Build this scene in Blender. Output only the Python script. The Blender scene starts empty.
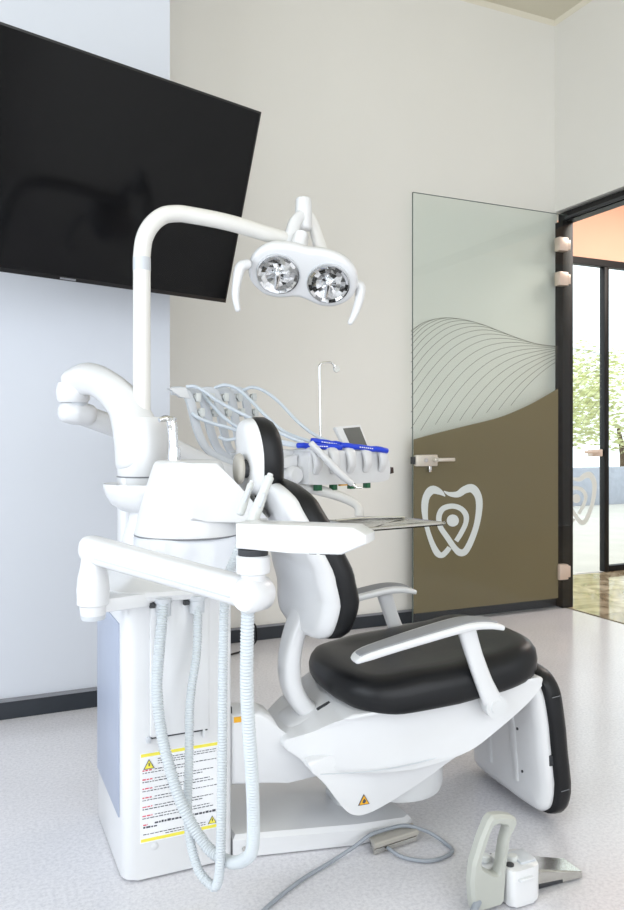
import bpy, bmesh, math, random
from mathutils import Vector, Matrix

random.seed(7)
SC = bpy.context.scene
COL = SC.collection
PI = math.pi

# ------------------------------------------------------------------ camera, world, light, exposure
YAW = math.atan(352 / 780)          # the room's long wall is turned 24.3 degrees to the picture plane
EYE = 1.15
cam_d = bpy.data.cameras.new('camera')
cam_d.sensor_fit = 'VERTICAL'
cam_d.sensor_height = 36.0
cam_d.lens = 780 / 910 * 36.0
cam_d.shift_y = -18 / 910
cam_d.clip_start = 0.05
cam = bpy.data.objects.new('camera', cam_d)
COL.objects.link(cam)
cam.location = (0, 0, EYE)
cam.rotation_euler = (PI / 2, 0, -YAW)
SC.camera = cam

world = bpy.data.worlds.new('sky')
SC.world = world
world.use_nodes = True
bgn = world.node_tree.nodes['Background']
bgn.inputs[0].default_value = (0.86, 0.93, 1.0, 1)
bgn.inputs[1].default_value = 3.4

def area(name, loc, rot, sx, sy, power, color):
    d = bpy.data.lights.new(name, 'AREA')
    d.shape = 'RECTANGLE'; d.size = sx; d.size_y = sy; d.energy = power; d.color = color
    o = bpy.data.objects.new(name, d); COL.objects.link(o)
    o.location = loc; o.rotation_euler = rot
    return o
# daylight through the big side window and through the windows behind the camera
area('daylight_side_window', (-2.52, 0.7, 1.9), (0, -PI / 2, 0), 2.6, 3.9, 132, (0.87, 0.935, 1.0))
area('daylight_rear_window', (0.8, -2.12, 1.85), (PI / 2, 0, 0), 4.6, 2.7, 95, (0.98, 0.98, 1.0))

# added warm fill, out of view, to brighten the salmon hall next door
area('hall_added_fill', (5.6, 3.2, 3.38), (0, 0, 0), 2.2, 1.6, 170, (1.0, 0.95, 0.89))

vs = SC.view_settings
vs.view_transform = 'Standard'
vs.look = 'None'
vs.gamma = 1.0
vs.exposure = -0.62
vs.use_curve_mapping = False
SC.cycles.caustics_reflective = False
SC.cycles.caustics_refractive = False
SC.cycles.sample_clamp_indirect = 6.0

# ------------------------------------------------------------------ materials
def lin(r, g, b):
    f = lambda c: (c / 255) / 12.92 if c / 255 <= 0.04045 else ((c / 255 + 0.055) / 1.055) ** 2.4
    return (f(r), f(g), f(b), 1)

def mat(name, col, rough=0.4, metal=0.0, coat=0.0, var=0.03, vscale=12.0, bump=0.0, bscale=200.0, alpha=1.0, spec=0.5):
    m = bpy.data.materials.new(name); m.use_nodes = True
    nt = m.node_tree; n = nt.nodes; l = nt.links
    b = n['Principled BSDF']
    b.inputs['Roughness'].default_value = rough
    b.inputs['Metallic'].default_value = metal
    b.inputs['Coat Weight'].default_value = coat
    b.inputs['Coat Roughness'].default_value = 0.06
    b.inputs['Specular IOR Level'].default_value = spec
    b.inputs['Alpha'].default_value = alpha
    tc = n.new('ShaderNodeTexCoord')
    nz = n.new('ShaderNodeTexNoise'); nz.inputs['Scale'].default_value = vscale; nz.inputs['Detail'].default_value = 4
    l.new(tc.outputs['Object'], nz.inputs['Vector'])
    cr = n.new('ShaderNodeValToRGB')
    cr.color_ramp.elements[0].position = 0.3; cr.color_ramp.elements[1].position = 0.7
    cr.color_ramp.elements[0].color = tuple(c * (1 - var) for c in col[:3]) + (1,)
    cr.color_ramp.elements[1].color = tuple(min(1, c * (1 + var)) for c in col[:3]) + (1,)
    l.new(nz.outputs['Fac'], cr.inputs['Fac']); l.new(cr.outputs['Color'], b.inputs['Base Color'])
    if bump > 0:
        n2 = n.new('ShaderNodeTexNoise'); n2.inputs['Scale'].default_value = bscale; n2.inputs['Detail'].default_value = 3
        l.new(tc.outputs['Object'], n2.inputs['Vector'])
        bp = n.new('ShaderNodeBump'); bp.inputs['Strength'].default_value = bump; bp.inputs['Distance'].default_value = 0.002
        l.new(n2.outputs['Fac'], bp.inputs['Height']); l.new(bp.outputs['Normal'], b.inputs['Normal'])
    return m

def sheer(name, tint, refl_rough, mixcol=None, opacity=0.0, ior=1.5):
    """thin pane: tinted see-through, fresnel reflection, optionally a translucent printed film"""
    m = bpy.data.materials.new(name); m.use_nodes = True
    nt = m.node_tree; n = nt.nodes; l = nt.links
    for x in list(n): n.remove(x)
    out = n.new('ShaderNodeOutputMaterial')
    tr = n.new('ShaderNodeBsdfTransparent'); tr.inputs[0].default_value = tint
    gl = n.new('ShaderNodeBsdfGlossy'); gl.inputs['Roughness'].default_value = refl_rough
    fr = n.new('ShaderNodeFresnel'); fr.inputs['IOR'].default_value = ior
    base = tr.outputs[0]
    if mixcol:
        df = n.new('ShaderNodeBsdfDiffuse')
        nz = n.new('ShaderNodeTexNoise'); nz.inputs['Scale'].default_value = 1.2
        cr = n.new('ShaderNodeValToRGB')
        cr.color_ramp.elements[0].color = tuple(c * 0.95 for c in mixcol[:3]) + (1,)
        cr.color_ramp.elements[1].color = tuple(c * 1.05 for c in mixcol[:3]) + (1,)
        l.new(nz.outputs['Fac'], cr.inputs['Fac']); l.new(cr.outputs['Color'], df.inputs['Color'])
        mx = n.new('ShaderNodeMixShader'); mx.inputs[0].default_value = opacity
        l.new(tr.outputs[0], mx.inputs[1]); l.new(df.outputs[0], mx.inputs[2])
        base = mx.outputs[0]
    m2 = n.new('ShaderNodeMixShader')
    geo = n.new('ShaderNodeNewGeometry')          # only the outer faces mirror
    inv = n.new('ShaderNodeMath'); inv.operation = 'SUBTRACT'; inv.inputs[0].default_value = 1.0
    l.new(geo.outputs['Backfacing'], inv.inputs[1])
    mul = n.new('ShaderNodeMath'); mul.operation = 'MULTIPLY'
    l.new(fr.outputs[0], mul.inputs[0]); l.new(inv.outputs[0], mul.inputs[1])
    l.new(mul.outputs[0], m2.inputs[0]); l.new(base, m2.inputs[1]); l.new(gl.outputs[0], m2.inputs[2])
    l.new(m2.outputs[0], out.inputs[0])
    return m

def floor_mat():
    m = mat('speckled_vinyl', lin(219, 218, 222), 0.2, var=0.04, vscale=2.0, spec=0.85)
    nt = m.node_tree; n = nt.nodes; l = nt.links; b = n['Principled BSDF']
    old = b.inputs['Base Color'].links[0].from_socket
    tc = n.new('ShaderNodeTexCoord')
    v = n.new('ShaderNodeTexNoise'); v.inputs['Scale'].default_value = 95; v.inputs['Detail'].default_value = 6; v.inputs['Roughness'].default_value = 0.75
    l.new(tc.outputs['Object'], v.inputs['Vector'])
    cr = n.new('ShaderNodeValToRGB')
    cr.color_ramp.elements[0].position = 0.36; cr.color_ramp.elements[0].color = (0.80, 0.80, 0.82, 1)
    cr.color_ramp.elements[1].position = 0.58; cr.color_ramp.elements[1].color = (1, 1, 1, 1)
    l.new(v.outputs['Fac'], cr.inputs['Fac'])
    mx = n.new('ShaderNodeMixRGB'); mx.blend_type = 'MULTIPLY'; mx.inputs[0].default_value = 1.0
    l.new(old, mx.inputs[1]); l.new(cr.outputs['Color'], mx.inputs[2]); l.new(mx.outputs[0], b.inputs['Base Color'])
    v2 = n.new('ShaderNodeTexNoise'); v2.inputs['Scale'].default_value = 6; v2.inputs['Detail'].default_value = 5
    l.new(tc.outputs['Object'], v2.inputs['Vector'])
    mr = n.new('ShaderNodeMapRange'); mr.inputs['To Min'].default_value = 0.15; mr.inputs['To Max'].default_value = 0.24
    l.new(v2.outputs['Fac'], mr.inputs['Value']); l.new(mr.outputs[0], b.inputs['Roughness'])
    return m

def marble_mat():
    m = mat('polished_marble', lin(190, 172, 140), 0.06, var=0.1, vscale=1.0, spec=0.6)
    nt = m.node_tree; n = nt.nodes; l = nt.links; b = n['Principled BSDF']
    tc = n.new('ShaderNodeTexCoord')
    nz = n.new('ShaderNodeTexNoise'); nz.inputs['Scale'].default_value = 2.6; nz.inputs['Detail'].default_value = 9; nz.inputs['Distortion'].default_value = 1.6
    l.new(tc.outputs['Object'], nz.inputs['Vector'])
    cr = n.new('ShaderNodeValToRGB')
    cr.color_ramp.elements[0].position = 0.32; cr.color_ramp.elements[0].color = lin(110, 92, 66)
    cr.color_ramp.elements[1].position = 0.62; cr.color_ramp.elements[1].color = lin(208, 194, 168)
    l.new(nz.outputs['Fac'], cr.inputs['Fac']); l.new(cr.outputs['Color'], b.inputs['Base Color'])
    return m

M = dict(
    white=mat('white_gloss_plastic', (0.70, 0.705, 0.715, 1), 0.28, coat=0.35, var=0.008),
    white2=mat('white_satin_plastic', (0.67, 0.68, 0.69, 1), 0.38, var=0.01),
    cream=mat('ivory_enamel', (0.75, 0.74, 0.71, 1), 0.3, coat=0.2, var=0.01),
    pale=mat('pale_grey_plastic', lin(196, 200, 205), 0.4, var=0.02),
    armgrey=mat('light_grey_pad', lin(142, 144, 149), 0.5, var=0.03, bump=0.1, bscale=400),
    panelgrey=mat('blue_grey_panel', lin(160, 168, 186), 0.4, var=0.02),
    hose=mat('ribbed_hose_grey', lin(196, 202, 206), 0.5, var=0.02),
    tube=mat('smooth_tube_grey', lin(205, 214, 224), 0.35, var=0.02),
    leather=mat('black_leatherette', (0.008, 0.0085, 0.010, 1), 0.36, var=0.15, bump=0.2, bscale=260, spec=0.28),
    thread=mat('pale_stitching', lin(120, 122, 126), 0.7),
    chrome=mat('chrome', (0.78, 0.79, 0.80, 1), 0.08, metal=1.0, var=0.01),
    steel=mat('brushed_steel', (0.60, 0.59, 0.56, 1), 0.25, metal=1.0, var=0.06, vscale=60),
    taupe=mat('taupe_plastic', lin(172, 168, 160), 0.45, var=0.03),
    handle=mat('suction_grey_plastic', lin(205, 208, 206), 0.45, var=0.03),
    pedalgrey=mat('putty_grey_plastic', lin(176, 178, 171), 0.45, var=0.03, bump=0.08, bscale=300),
    black=mat('black_metal', (0.006, 0.006, 0.0065, 1), 0.42, var=0.1, spec=0.3),
    bezel=mat('black_bezel', (0.006, 0.006, 0.007, 1), 0.3, var=0.1),
    screen=mat('dark_screen', (0.0035, 0.0035, 0.0045, 1), 0.12, var=0.1, spec=0.2),
    lcd=mat('grey_lcd', lin(98, 98, 95), 0.25, var=0.04),
    brown=mat('dark_brown_grip', lin(52, 36, 32), 0.5, var=0.1),
    green=mat('green_knob', lin(20, 92, 58), 0.4, var=0.05),
    yellow=mat('yellow_print', lin(238, 226, 80), 0.5, var=0.02),
    amber=mat('amber_sticker', lin(228, 168, 30), 0.5, var=0.02),
    red=mat('red_print', lin(214, 86, 104), 0.6, var=0.02),
    ink=mat('black_print', lin(70, 72, 80), 0.6, var=0.02),
    paper=mat('sticker_white', (0.83, 0.835, 0.85, 1), 0.4, var=0.01),
    blue=mat('blue_sleeve', lin(22, 62, 205), 0.35, var=0.06, vscale=40),
    seam=mat('dark_seam', lin(120, 122, 126), 0.6),
    wall=mat('warm_grey_paint', lin(229, 227, 221), 0.75, var=0.012, vscale=1.5, bump=0.05, bscale=350),
    wallw=mat('white_paint', lin(207, 211, 219), 0.7, var=0.01, vscale=1.5, bump=0.05, bscale=350),
    ceil=mat('ceiling_paint', lin(212, 206, 186), 0.85, var=0.012, vscale=1.5),
    coving=mat('coving_paint', lin(222, 216, 198), 0.8, var=0.01),
    skirt=mat('charcoal_skirting', lin(34, 40, 48), 0.4, var=0.08),
    lip=mat('grey_skirting_lip', lin(130, 132, 138), 0.5, var=0.05),
    salmon=mat('salmon_paint', lin(250, 200, 172), 0.7, var=0.02, vscale=2),
    hinge=mat('satin_hinge', lin(214, 196, 182), 0.3, metal=0.3, var=0.03),
    door_handle=mat('satin_nickel', lin(214, 208, 198), 0.28, metal=0.4, var=0.03),
    frost=mat('frosted_print', lin(205, 212, 212), 0.5, var=0.02),
    edge=mat('dark_glass_edge', lin(90, 100, 96), 0.3),
    line=mat('line_print', lin(112, 112, 100), 0.6, var=0.02),
    mirror=mat('faceted_reflector', (0.88, 0.89, 0.90, 1), 0.16, metal=1.0, var=0.02),
    dark=mat('dark_rubber', lin(46, 48, 52), 0.5, var=0.1),
    cable=mat('grey_cable', lin(146, 152, 160), 0.45, var=0.05),
    pave=mat('pale_paving', lin(205, 200, 190), 0.8, var=0.06, vscale=3),
    leaf=mat('leaf_green', lin(222, 224, 176), 0.6, var=0.2, vscale=3),
    bark=mat('bark', lin(110, 92, 74), 0.85, var=0.2),
    kerb=mat('grey_render', lin(172, 176, 186), 0.8, var=0.08),
    floor=floor_mat(), marble=marble_mat(),
    glass=sheer('clear_glass', (0.955, 0.978, 0.968, 1), 0.02),
    film=sheer('olive_window_film', (0.40, 0.37, 0.28, 1), 0.10, lin(140, 131, 101), 0.54),
    lens=sheer('lamp_cover', (0.95, 0.96, 0.97, 1), 0.03),
    tank=sheer('milky_bottle', (0.9, 0.93, 0.97, 1), 0.08, lin(236, 239, 246), 0.88),
)

# ------------------------------------------------------------------ mesh helpers
def V(*a): return Vector(a)

def catmull(pts, n=8, closed=False):
    P = [Vector(p) for p in pts]; out = []
    N = len(P); segs = N if closed else N - 1
    for i in range(segs):
        if closed: p0, p1, p2, p3 = P[i - 1], P[i], P[(i + 1) % N], P[(i + 2) % N]
        else: p0, p1, p2, p3 = P[max(i - 1, 0)], P[i], P[i + 1], P[min(i + 2, N - 1)]
        for k in range(n):
            t = k / n
            out.append(0.5 * ((2 * p1) + (p2 - p0) * t + (2 * p0 - 5 * p1 + 4 * p2 - p3) * t * t + (3 * p1 - p0 - 3 * p2 + p3) * t ** 3))
    if not closed: out.append(P[-1].copy())
    return out

def resample(pts, step):
    out = [pts[0].copy()]; acc = 0.0
    for a, b in zip(pts[:-1], pts[1:]):
        L = (b - a).length; s = step - acc
        while s <= L:
            out.append(a.lerp(b, s / L)); s += step
        acc = L - (s - step)
    out.append(pts[-1].copy())
    return out

def lerp_list(vals, t):
    """piecewise-linear value at t in 0..1"""
    x = t * (len(vals) - 1); i = min(int(x), len(vals) - 2); f = x - i
    a, b = vals[i], vals[i + 1]
    if isinstance(a, tuple): return tuple(p + (q - p) * f for p, q in zip(a, b))
    return a + (b - a) * f

def interp(tab, x):
    if x <= tab[0][0]: return tab[0][1]
    for (x0, y0), (x1, y1) in zip(tab[:-1], tab[1:]):
        if x <= x1:
            t = (x - x0) / (x1 - x0); t = t * t * (3 - 2 * t) * 0.5 + t * 0.5
            return y0 + (y1 - y0) * t
    return tab[-1][1]

def bridge(bm, rings, cap0=True, cap1=True, closed=False):
    R = [[bm.verts.new(p) for p in r] for r in rings]
    n = len(R[0])
    pairs = list(zip(R[:-1], R[1:])) + ([(R[-1], R[0])] if closed else [])
    for a, b in pairs:
        for i in range(n):
            j = (i + 1) % n
            bm.faces.new((a[i], a[j], b[j], b[i]))
    if not closed:
        if cap0: bm.faces.new(list(reversed(R[0])))
        if cap1: bm.faces.new(R[-1])
    return R

def sweep(bm, path, rad, seg=12, up=None, power=2.0, round_ends=0.0):
    """tube along a path; rad = number, list of numbers or list of (half width, half thickness)"""
    n = len(path)
    tang = []
    for i in range(n):
        a = path[max(i - 1, 0)]; b = path[min(i + 1, n - 1)]
        tang.append((b - a).normalized())
    ref = Vector(up) if up else (V(0, 0, 1) if abs(tang[0].z) < 0.9 else V(1, 0, 0))
    rings = []; nrm = None
    for i in range(n):
        t = tang[i]
        if up or nrm is None:
            s = t.cross(ref); s = s.normalized() if s.length > 1e-6 else t.orthogonal().normalized()
        else:
            s = (nrm - t * nrm.dot(t)).normalized()
        nrm = s
        w = t.cross(s).normalized()
        f = i / (n - 1)
        r = rad if not isinstance(rad, list) else lerp_list(rad, f)
        a, b = r if isinstance(r, tuple) else (r, r)
        ring = []
        for k in range(seg):
            th = 2 * PI * k / seg
            c, sn = math.cos(th), math.sin(th)
            c = math.copysign(abs(c) ** (2 / power), c); sn = math.copysign(abs(sn) ** (2 / power), sn)
            ring.append(path[i] + s * (a * c) + w * (b * sn))
        rings.append(ring)
    if round_ends > 0:
        def endrings(c, ring, d):
            return [[c + (p - c) * k + d * (round_ends * h) for p in ring] for k, h in ((0.3, 1.0), (0.72, 0.72), (0.93, 0.37))]
        e0 = endrings(path[0], rings[0], -tang[0]); e1 = endrings(path[-1], rings[-1], tang[-1])
        rings = e0 + rings + list(reversed(e1))
    bridge(bm, rings)
    return bm

def tube(pts, rad, n=8, seg=12, closed=False, **k):
    bm = bmesh.new(); sweep(bm, catmull(pts, n), rad, seg, **k); return bm

def ribbed(pts, r, step=0.0072, seg=16, depth=0.16):
    bm = bmesh.new()
    p = resample(catmull(pts, 24), step / 4)
    rr = [r * (1 - depth * (0, .5, 1, .5)[i % 4]) for i in range(len(p))]
    sweep(bm, p, rr if len(rr) > 1 else r, seg)
    return bm

def lathe(prof, center=(0, 0, 0), seg=32, axis='Z', M3=None):
    """prof = (radius, height) pairs"""
    bm = bmesh.new(); rings = []
    for r, h in prof:
        ring = []
        for k in range(seg):
            a = 2 * PI * k / seg
            p = V(max(r, 1e-4) * math.cos(a), max(r, 1e-4) * math.sin(a), h)
            if axis == 'Y': p = V(p.x, -p.z, p.y)
            elif axis == 'X': p = V(p.z, p.x, p.y)
            if M3: p = M3 @ p
            ring.append(p + Vector(center))
        rings.append(ring)
    bridge(bm, rings)
    return bm

def box(x0, x1, y0, y1, z0, z1, bev=0.0, seg=2, rot=None, at=None, bm=None):
    own = bm is None
    bm = bm or bmesh.new()
    vs_ = [bm.verts.new((x, y, z)) for x in (x0, x1) for y in (y0, y1) for z in (z0, z1)]
    fs = [bm.faces.new([vs_[i] for i in f]) for f in ((0, 1, 3, 2), (4, 6, 7, 5), (0, 4, 5, 1), (2, 3, 7, 6), (0, 2, 6, 4), (1, 5, 7, 3))]
    if bev > 0 and own:
        bmesh.ops.bevel(bm, geom=list(bm.edges), offset=bev, segments=seg, affect='EDGES', profile=0.5)
    if rot is not None:
        for v in bm.verts: v.co = rot @ v.co
    if at is not None:
        for v in bm.verts: v.co += Vector(at)
    return bm

def prism(outline, y0, y1, bev=0.0, seg=3, fmap=None):
    """closed (x, z) outline pulled from y0 to y1"""
    bm = bmesh.new()
    fmap = fmap or (lambda a, b, h: V(a, h, b))
    A = [bm.verts.new(fmap(a, b, y0)) for a, b in outline]
    B = [bm.verts.new(fmap(a, b, y1)) for a, b in outline]
    n = len(A)
    f0 = bm.faces.new(A); f1 = bm.faces.new(list(reversed(B)))
    for i in range(n):
        bm.faces.new((A[i], B[i], B[(i + 1) % n], A[(i + 1) % n]))
    if bev > 0:
        es = [e for e in bm.edges if (f0 in e.link_faces or f1 in e.link_faces)]
        bmesh.ops.bevel(bm, geom=es, offset=bev, segments=seg, affect='EDGES', profile=0.5, clamp_overlap=True)
    bmesh.ops.recalc_face_normals(bm, faces=list(bm.faces))
    return bm

def smooth2(pts, n=6):
    return [(p.x, p.y) for p in catmull([(a, b, 0) for a, b in pts], n, True)]

def inset2(out, d):
    n = len(out)
    ar = sum(out[i][0] * out[(i + 1) % n][1] - out[(i + 1) % n][0] * out[i][1] for i in range(n))
    sg = 1 if ar > 0 else -1
    res = []
    for i in range(n):
        a = Vector(out[i - 1]); b = Vector(out[(i + 1) % n])
        t = (b - a).normalized()
        nr = Vector((-t.y, t.x)) * sg
        res.append((out[i][0] + nr.x * d, out[i][1] + nr.y * d))
    return res

def pillow(out, prof, core, fmap):
    """edge rings (inset, height), then core rings (scale, height) towards the middle"""
    bm = bmesh.new(); rings = []
    cx = sum(p[0] for p in out) / len(out); cy = sum(p[1] for p in out) / len(out)
    last = out
    for ins, h in prof:
        last = inset2(out, ins) if ins else out
        rings.append([fmap(a, b, h) for a, b in last])
    for s, h in core:
        rings.append([fmap(cx + (a - cx) * s, cy + (b - cy) * s, h) for a, b in last])
    bridge(bm, rings)
    bmesh.ops.recalc_face_normals(bm, faces=list(bm.faces))
    return bm

def ribbon(pts, fmap, th=0.0006, n=6):
    """flat printed stroke: pts = (a, b, width) mapped by fmap(a, b, lift)"""
    c = catmull(pts, n); bm = bmesh.new()
    L = []; R = []
    for i, p in enumerate(c):
        a = c[max(i - 1, 0)]; b = c[min(i + 1, len(c) - 1)]
        t = Vector((b.x - a.x, b.y - a.y)).normalized(); nr = Vector((-t.y, t.x))
        w = max(p.z, 0.2) / 2
        L.append((p.x + nr.x * w, p.y + nr.y * w)); R.append((p.x - nr.x * w, p.y - nr.y * w))
    rings = []
    for l, r in zip(L, R):
        rings.append([fmap(*l, 0), fmap(*l, th), fmap(*r, th), fmap(*r, 0)])
    bridge(bm, rings)
    return bm

def join(*bms):
    out = bmesh.new()
    for b in bms:
        me = bpy.data.meshes.new('tmp'); b.to_mesh(me); b.free(); out.from_mesh(me); bpy.data.meshes.remove(me)
    return out

def obj(name, bm, m, parent=None, smooth=True, ang=40, label=None):
    if parent is not None and parent.get('_w'):
        mi = ROOTINV[parent.name]
        for v in bm.verts: v.co = mi @ v.co
    me = bpy.data.meshes.new(name)
    bm.to_mesh(me); bm.free()
    me.materials.append(M[m] if isinstance(m, str) else m)
    if smooth:
        me.polygons.foreach_set('use_smooth', [True] * len(me.polygons))
        me.set_sharp_from_angle(angle=math.radians(ang))
    o = bpy.data.objects.new(name, me); COL.objects.link(o)
    if parent is not None: o.parent = parent
    if label: o['label'] = label
    return o

ROOTINV = {}
def thing(name, label, cat, loc, rotz=0.0, group=None, local=False):
    """an Empty at the thing's base; its parts are given in world space unless local"""
    o = bpy.data.objects.new(name, None); COL.objects.link(o)
    o.empty_display_size = 0.05
    o.location = loc; o.rotation_euler = (0, 0, rotz)
    o['label'] = label; o['category'] = cat
    if group: o['group'] = group
    if not local:
        o['_w'] = 1
        ROOTINV[o.name] = (Matrix.Translation(loc) @ Matrix.Rotation(rotz, 4, 'Z')).inverted()
    return o

def sub(name, bm, m, root, part, **k):
    """a sub-part: same frame as its thing, child of one of its parts"""
    if root.get('_w'):
        mi = ROOTINV[root.name]
        for v in bm.verts: v.co = mi @ v.co
    return obj(name, bm, m, part, **k)

def one(name, bm, m, label, cat, group=None, origin=None, **k):
    if origin:
        for v in bm.verts: v.co -= Vector(origin)
    o = obj(name, bm, m, None, **k)
    if origin: o.location = origin
    o['label'] = label; o['category'] = cat
    if group: o['group'] = group
    return o

def struct(name, bm, m, parent=None, label=None, **k):
    o = obj(name, bm, m, parent, smooth=k.pop('smooth', False), **k)
    if parent is None:
        o['kind'] = 'structure'
        if label: o['label'] = label
    return o

# surveyed points: a sight line from the eye, met with a known upright or level plane of the room
CA, SA = math.cos(YAW), math.sin(YAW)
def at(u, v, X=None, Y=None, Z=None):
    l = (u - 312) / 780
    r = (l * CA + SA, -l * SA + CA, (437 - v) / 780)
    t = Y / r[1] if Y is not None else (X / r[0] if X is not None else (Z - EYE) / r[2])
    return V(r[0] * t, r[1] * t, EYE + r[2] * t)

# ------------------------------------------------------------------ the room
WB, WP, WR, HC = 4.16, 3.42, 3.69, 3.97     # back wall, projecting wall, right wall, ceiling height
XL, YF = -2.6, -2.2
PX = 0.85                                    # end of the projecting wall
struct('floor', box(XL, WR + 0.02, YF, WB, -0.1, 0.0), 'floor', label='pale grey speckled vinyl floor')
struct('ceiling', box(XL - .2, WR + 0.3, YF - .2, WB + .2, HC, HC + 0.15), 'ceil')
struct('wall_back', box(PX - .1, WR + 0.02, WB, WB + 0.15, 0, HC), 'wall')
struct('wall_left', box(XL, PX, WP, WB + 0.1, 0, HC), 'wallw', label='white projecting wall behind the television')
# right wall: closed above the doorway and on the near side of it
rb = box(WR, WR + 0.2, 1.2, WB + 0.15, 2.68, HC); box(WR, WR + 0.2, YF, 1.2, 0, HC, bm=rb)
struct('wall_right', rb, 'wall')
# window walls (beside and behind the camera)
def window_wall(name, a0, a1, w0, w1, z0, z1, fm):
    bm = bmesh.new()
    for (p0, p1, q0, q1) in ((a0, w0, 0, HC), (w1, a1, 0, HC), (w0, w1, 0, z0), (w0, w1, z1, HC)):
        x0, x1, y0, y1 = fm(p0, p1)
        box(x0, x1, y0, y1, q0, q1, bm=bm)
    return struct(name, bm, 'wall')
window_wall('wall_side', YF, WP, -1.3, 2.7, 0.55, 3.25, lambda p, q: (XL - 0.15, XL, p, q))
window_wall('wall_front', XL, WR, -1.6, 3.2, 0.45, 3.25, lambda p, q: (p, q, YF - 0.15, YF))
for nm, ax, w0, w1, z0, z1 in (('window_1', 'Y', -1.3, 2.7, .55, 3.25), ('window_2', 'X', -1.6, 3.2, .45, 3.25)):
    bm = bmesh.new()
    def bar(p, q, a, b):
        if ax == 'Y': box(XL - .1, XL - .05, p, q, a, b, bm=bm)
        else: box(p, q, YF - .1, YF - .05, a, b, bm=bm)
    bar(w0, w1, z0, z0 + .05); bar(w0, w1, z1 - .05, z1)
    for k in range(4):
        c = w0 + (w1 - w0) * k / 3; bar(c - .025, c + .025, z0, z1)
    struct(nm, bm, 'black')
# skirting boards with a grey lip, and the coving line
def skirting(name, x0, x1, y):
    s = struct(name, box(x0, x1, y - 0.014, y, 0, 0.072), 'skirt')
    obj('skirting_lip', box(x0, x1, y - 0.02, y, 0.072, 0.082), 'lip', s, smooth=False)
skirting('baseboard_left', XL, PX + .0, WP)
skirting('baseboard_back', PX, WR, WB)
struct('trim_1', prism([(0, 0), (-0.025, 0), (0, -0.025)], PX, WR, fmap=lambda a, b, h: V(h, WB + a, HC + b)), 'coving')
struct('trim_2', prism([(0, 0), (-0.025, 0), (0, -0.025)], YF, WB, fmap=lambda a, b, h: V(WR + a, h, HC + b)), 'coving')

# black door frame set back in the right wall
fr = struct('trim_3', box(WR + .03, WR + .11, 1.24, 4.16, 2.605, 2.67, 0.003), 'black', label='black metal frame round the doorway')
obj('jamb', box(WR + .0, WR + .09, 4.082, 4.155, 0, 2.605, 0.003), 'black', fr)
obj('jamb', box(WR + .03, WR + .11, 1.22, 1.30, 0, 2.605, 0.003), 'black', fr)
obj('frame_bead', box(WR + .012, WR + .03, 1.24, 4.08, 2.612, 2.63, 0.002), 'dark', fr)

# ------------------------------------------------------------------ tooth emblem (shared by both glass doors)
TOOTH_A = [(242, 182, 6), (205, 152, 40), (152, 138, 58), (112, 185, 50), (100, 265, 46), (112, 380, 32), (145, 490, 35), (185, 572, 44), (220, 590, 38), (253, 562, 36), (272, 536, 34)]
TOOTH_B = [(233, 146, 6), (272, 166, 28), (330, 168, 44), (378, 137, 52), (430, 128, 58), (470, 180, 50), (478, 262, 45), (460, 380, 40), (422, 490, 42), (382, 562, 45), (345, 572, 48), (308, 540, 40), (258, 468, 38), (208, 392, 36), (199, 322, 38), (227, 268, 38), (290, 250, 36), (350, 267, 36), (386, 312, 38), (384, 370, 34), (352, 438, 34), (318, 492, 32)]
def emblem(fmap, parent, m):
    obj('tooth_emblem', ribbon(TOOTH_A, fmap), m, parent, smooth=False, label='left stroke of the white tooth emblem')
    obj('tooth_emblem', ribbon(TOOTH_B, fmap), m, parent, smooth=False, label='right stroke and pin loop of the white tooth emblem')
    bm = bmesh.new()
    rr = [[fmap(295 + 42 * math.cos(2 * PI * k / 32), 350 + 42 * math.sin(2 * PI * k / 32), h) for k in range(32)] for h in (0, .0006)]
    bridge(bm, rr)
    obj('emblem_dot', bm, m, parent, smooth=False)

# ------------------------------------------------------------------ open glass door against the back wall
DY = 4.06
door = thing('door_1', 'frameless glass door with olive film and tooth emblem, open against back wall', 'door', (3.70, DY, 0))
door['kind'] = 'structure'
D0, D1, DT = 2.505, 3.735, 2.635
obj('glass_pane', box(D0, D1, DY, DY + 0.010, 0.02, DT), 'glass', door, smooth=False)
def dpt(cx, cy, lift=0.0):                 # a measured point on the door's front face
    p = at(410 + cx / 3.9, 300 + cy / 3.9, Y=DY); p.y = DY - 0.0012 - lift; return p
edge = catmull([(2, 547, 0), (100, 520, 0), (200, 495, 0), (340, 460, 0), (430, 425, 0), (500, 390, 0), (577, 345, 0), (610, 325, 0), (640, 306, 0)], 6)
ep = [dpt(p.x, p.y) for p in edge]
ep = [p for p in ep if D0 + .003 < p.x < D1 - .003]
ep = [V(D0 + .002, DY, ep[0].z - (ep[0].x - D0) * .17)] + ep
ep = [p for p in ep if p.x < 3.645]
outl = [(ep[0].x, 0.078)] + [(ep[-1].x, 0.078)] + [(p.x, p.z) for p in reversed(ep)]
obj('film', prism(outl, DY - 0.0018, DY - 0.0006), 'film', door, smooth=False, label='olive brown film with a rising wavy top edge')
eg = obj('glass_edge', box(D0 - .002, D0, DY, DY + .010, .02, DT), 'edge', door, smooth=False)
obj('glass_edge', box(D0, D1, DY, DY + .010, DT, DT + .002), 'edge', door, smooth=False)
topc = [(10, 115), (60, 85), (130, 70), (200, 75), (280, 95), (350, 122), (430, 152), (500, 172), (577, 181), (600, 182)]
botc = [(10, 517), (100, 497), (200, 473), (290, 452), (380, 420), (450, 385), (520, 340), (577, 300), (600, 285)]
def along(dense, x):
    for p, q in zip(dense[:-1], dense[1:]):
        if x <= q.x: return p.y + (q.y - p.y) * max(0, (x - p.x)) / max(1e-6, q.x - p.x)
    return dense[-1].y
TOPC = catmull([(a, b, 0) for a, b in [(-20, 140)] + topc], 6); BOTC = catmull([(a, b, 0) for a, b in [(-20, 522)] + botc], 6)
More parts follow.
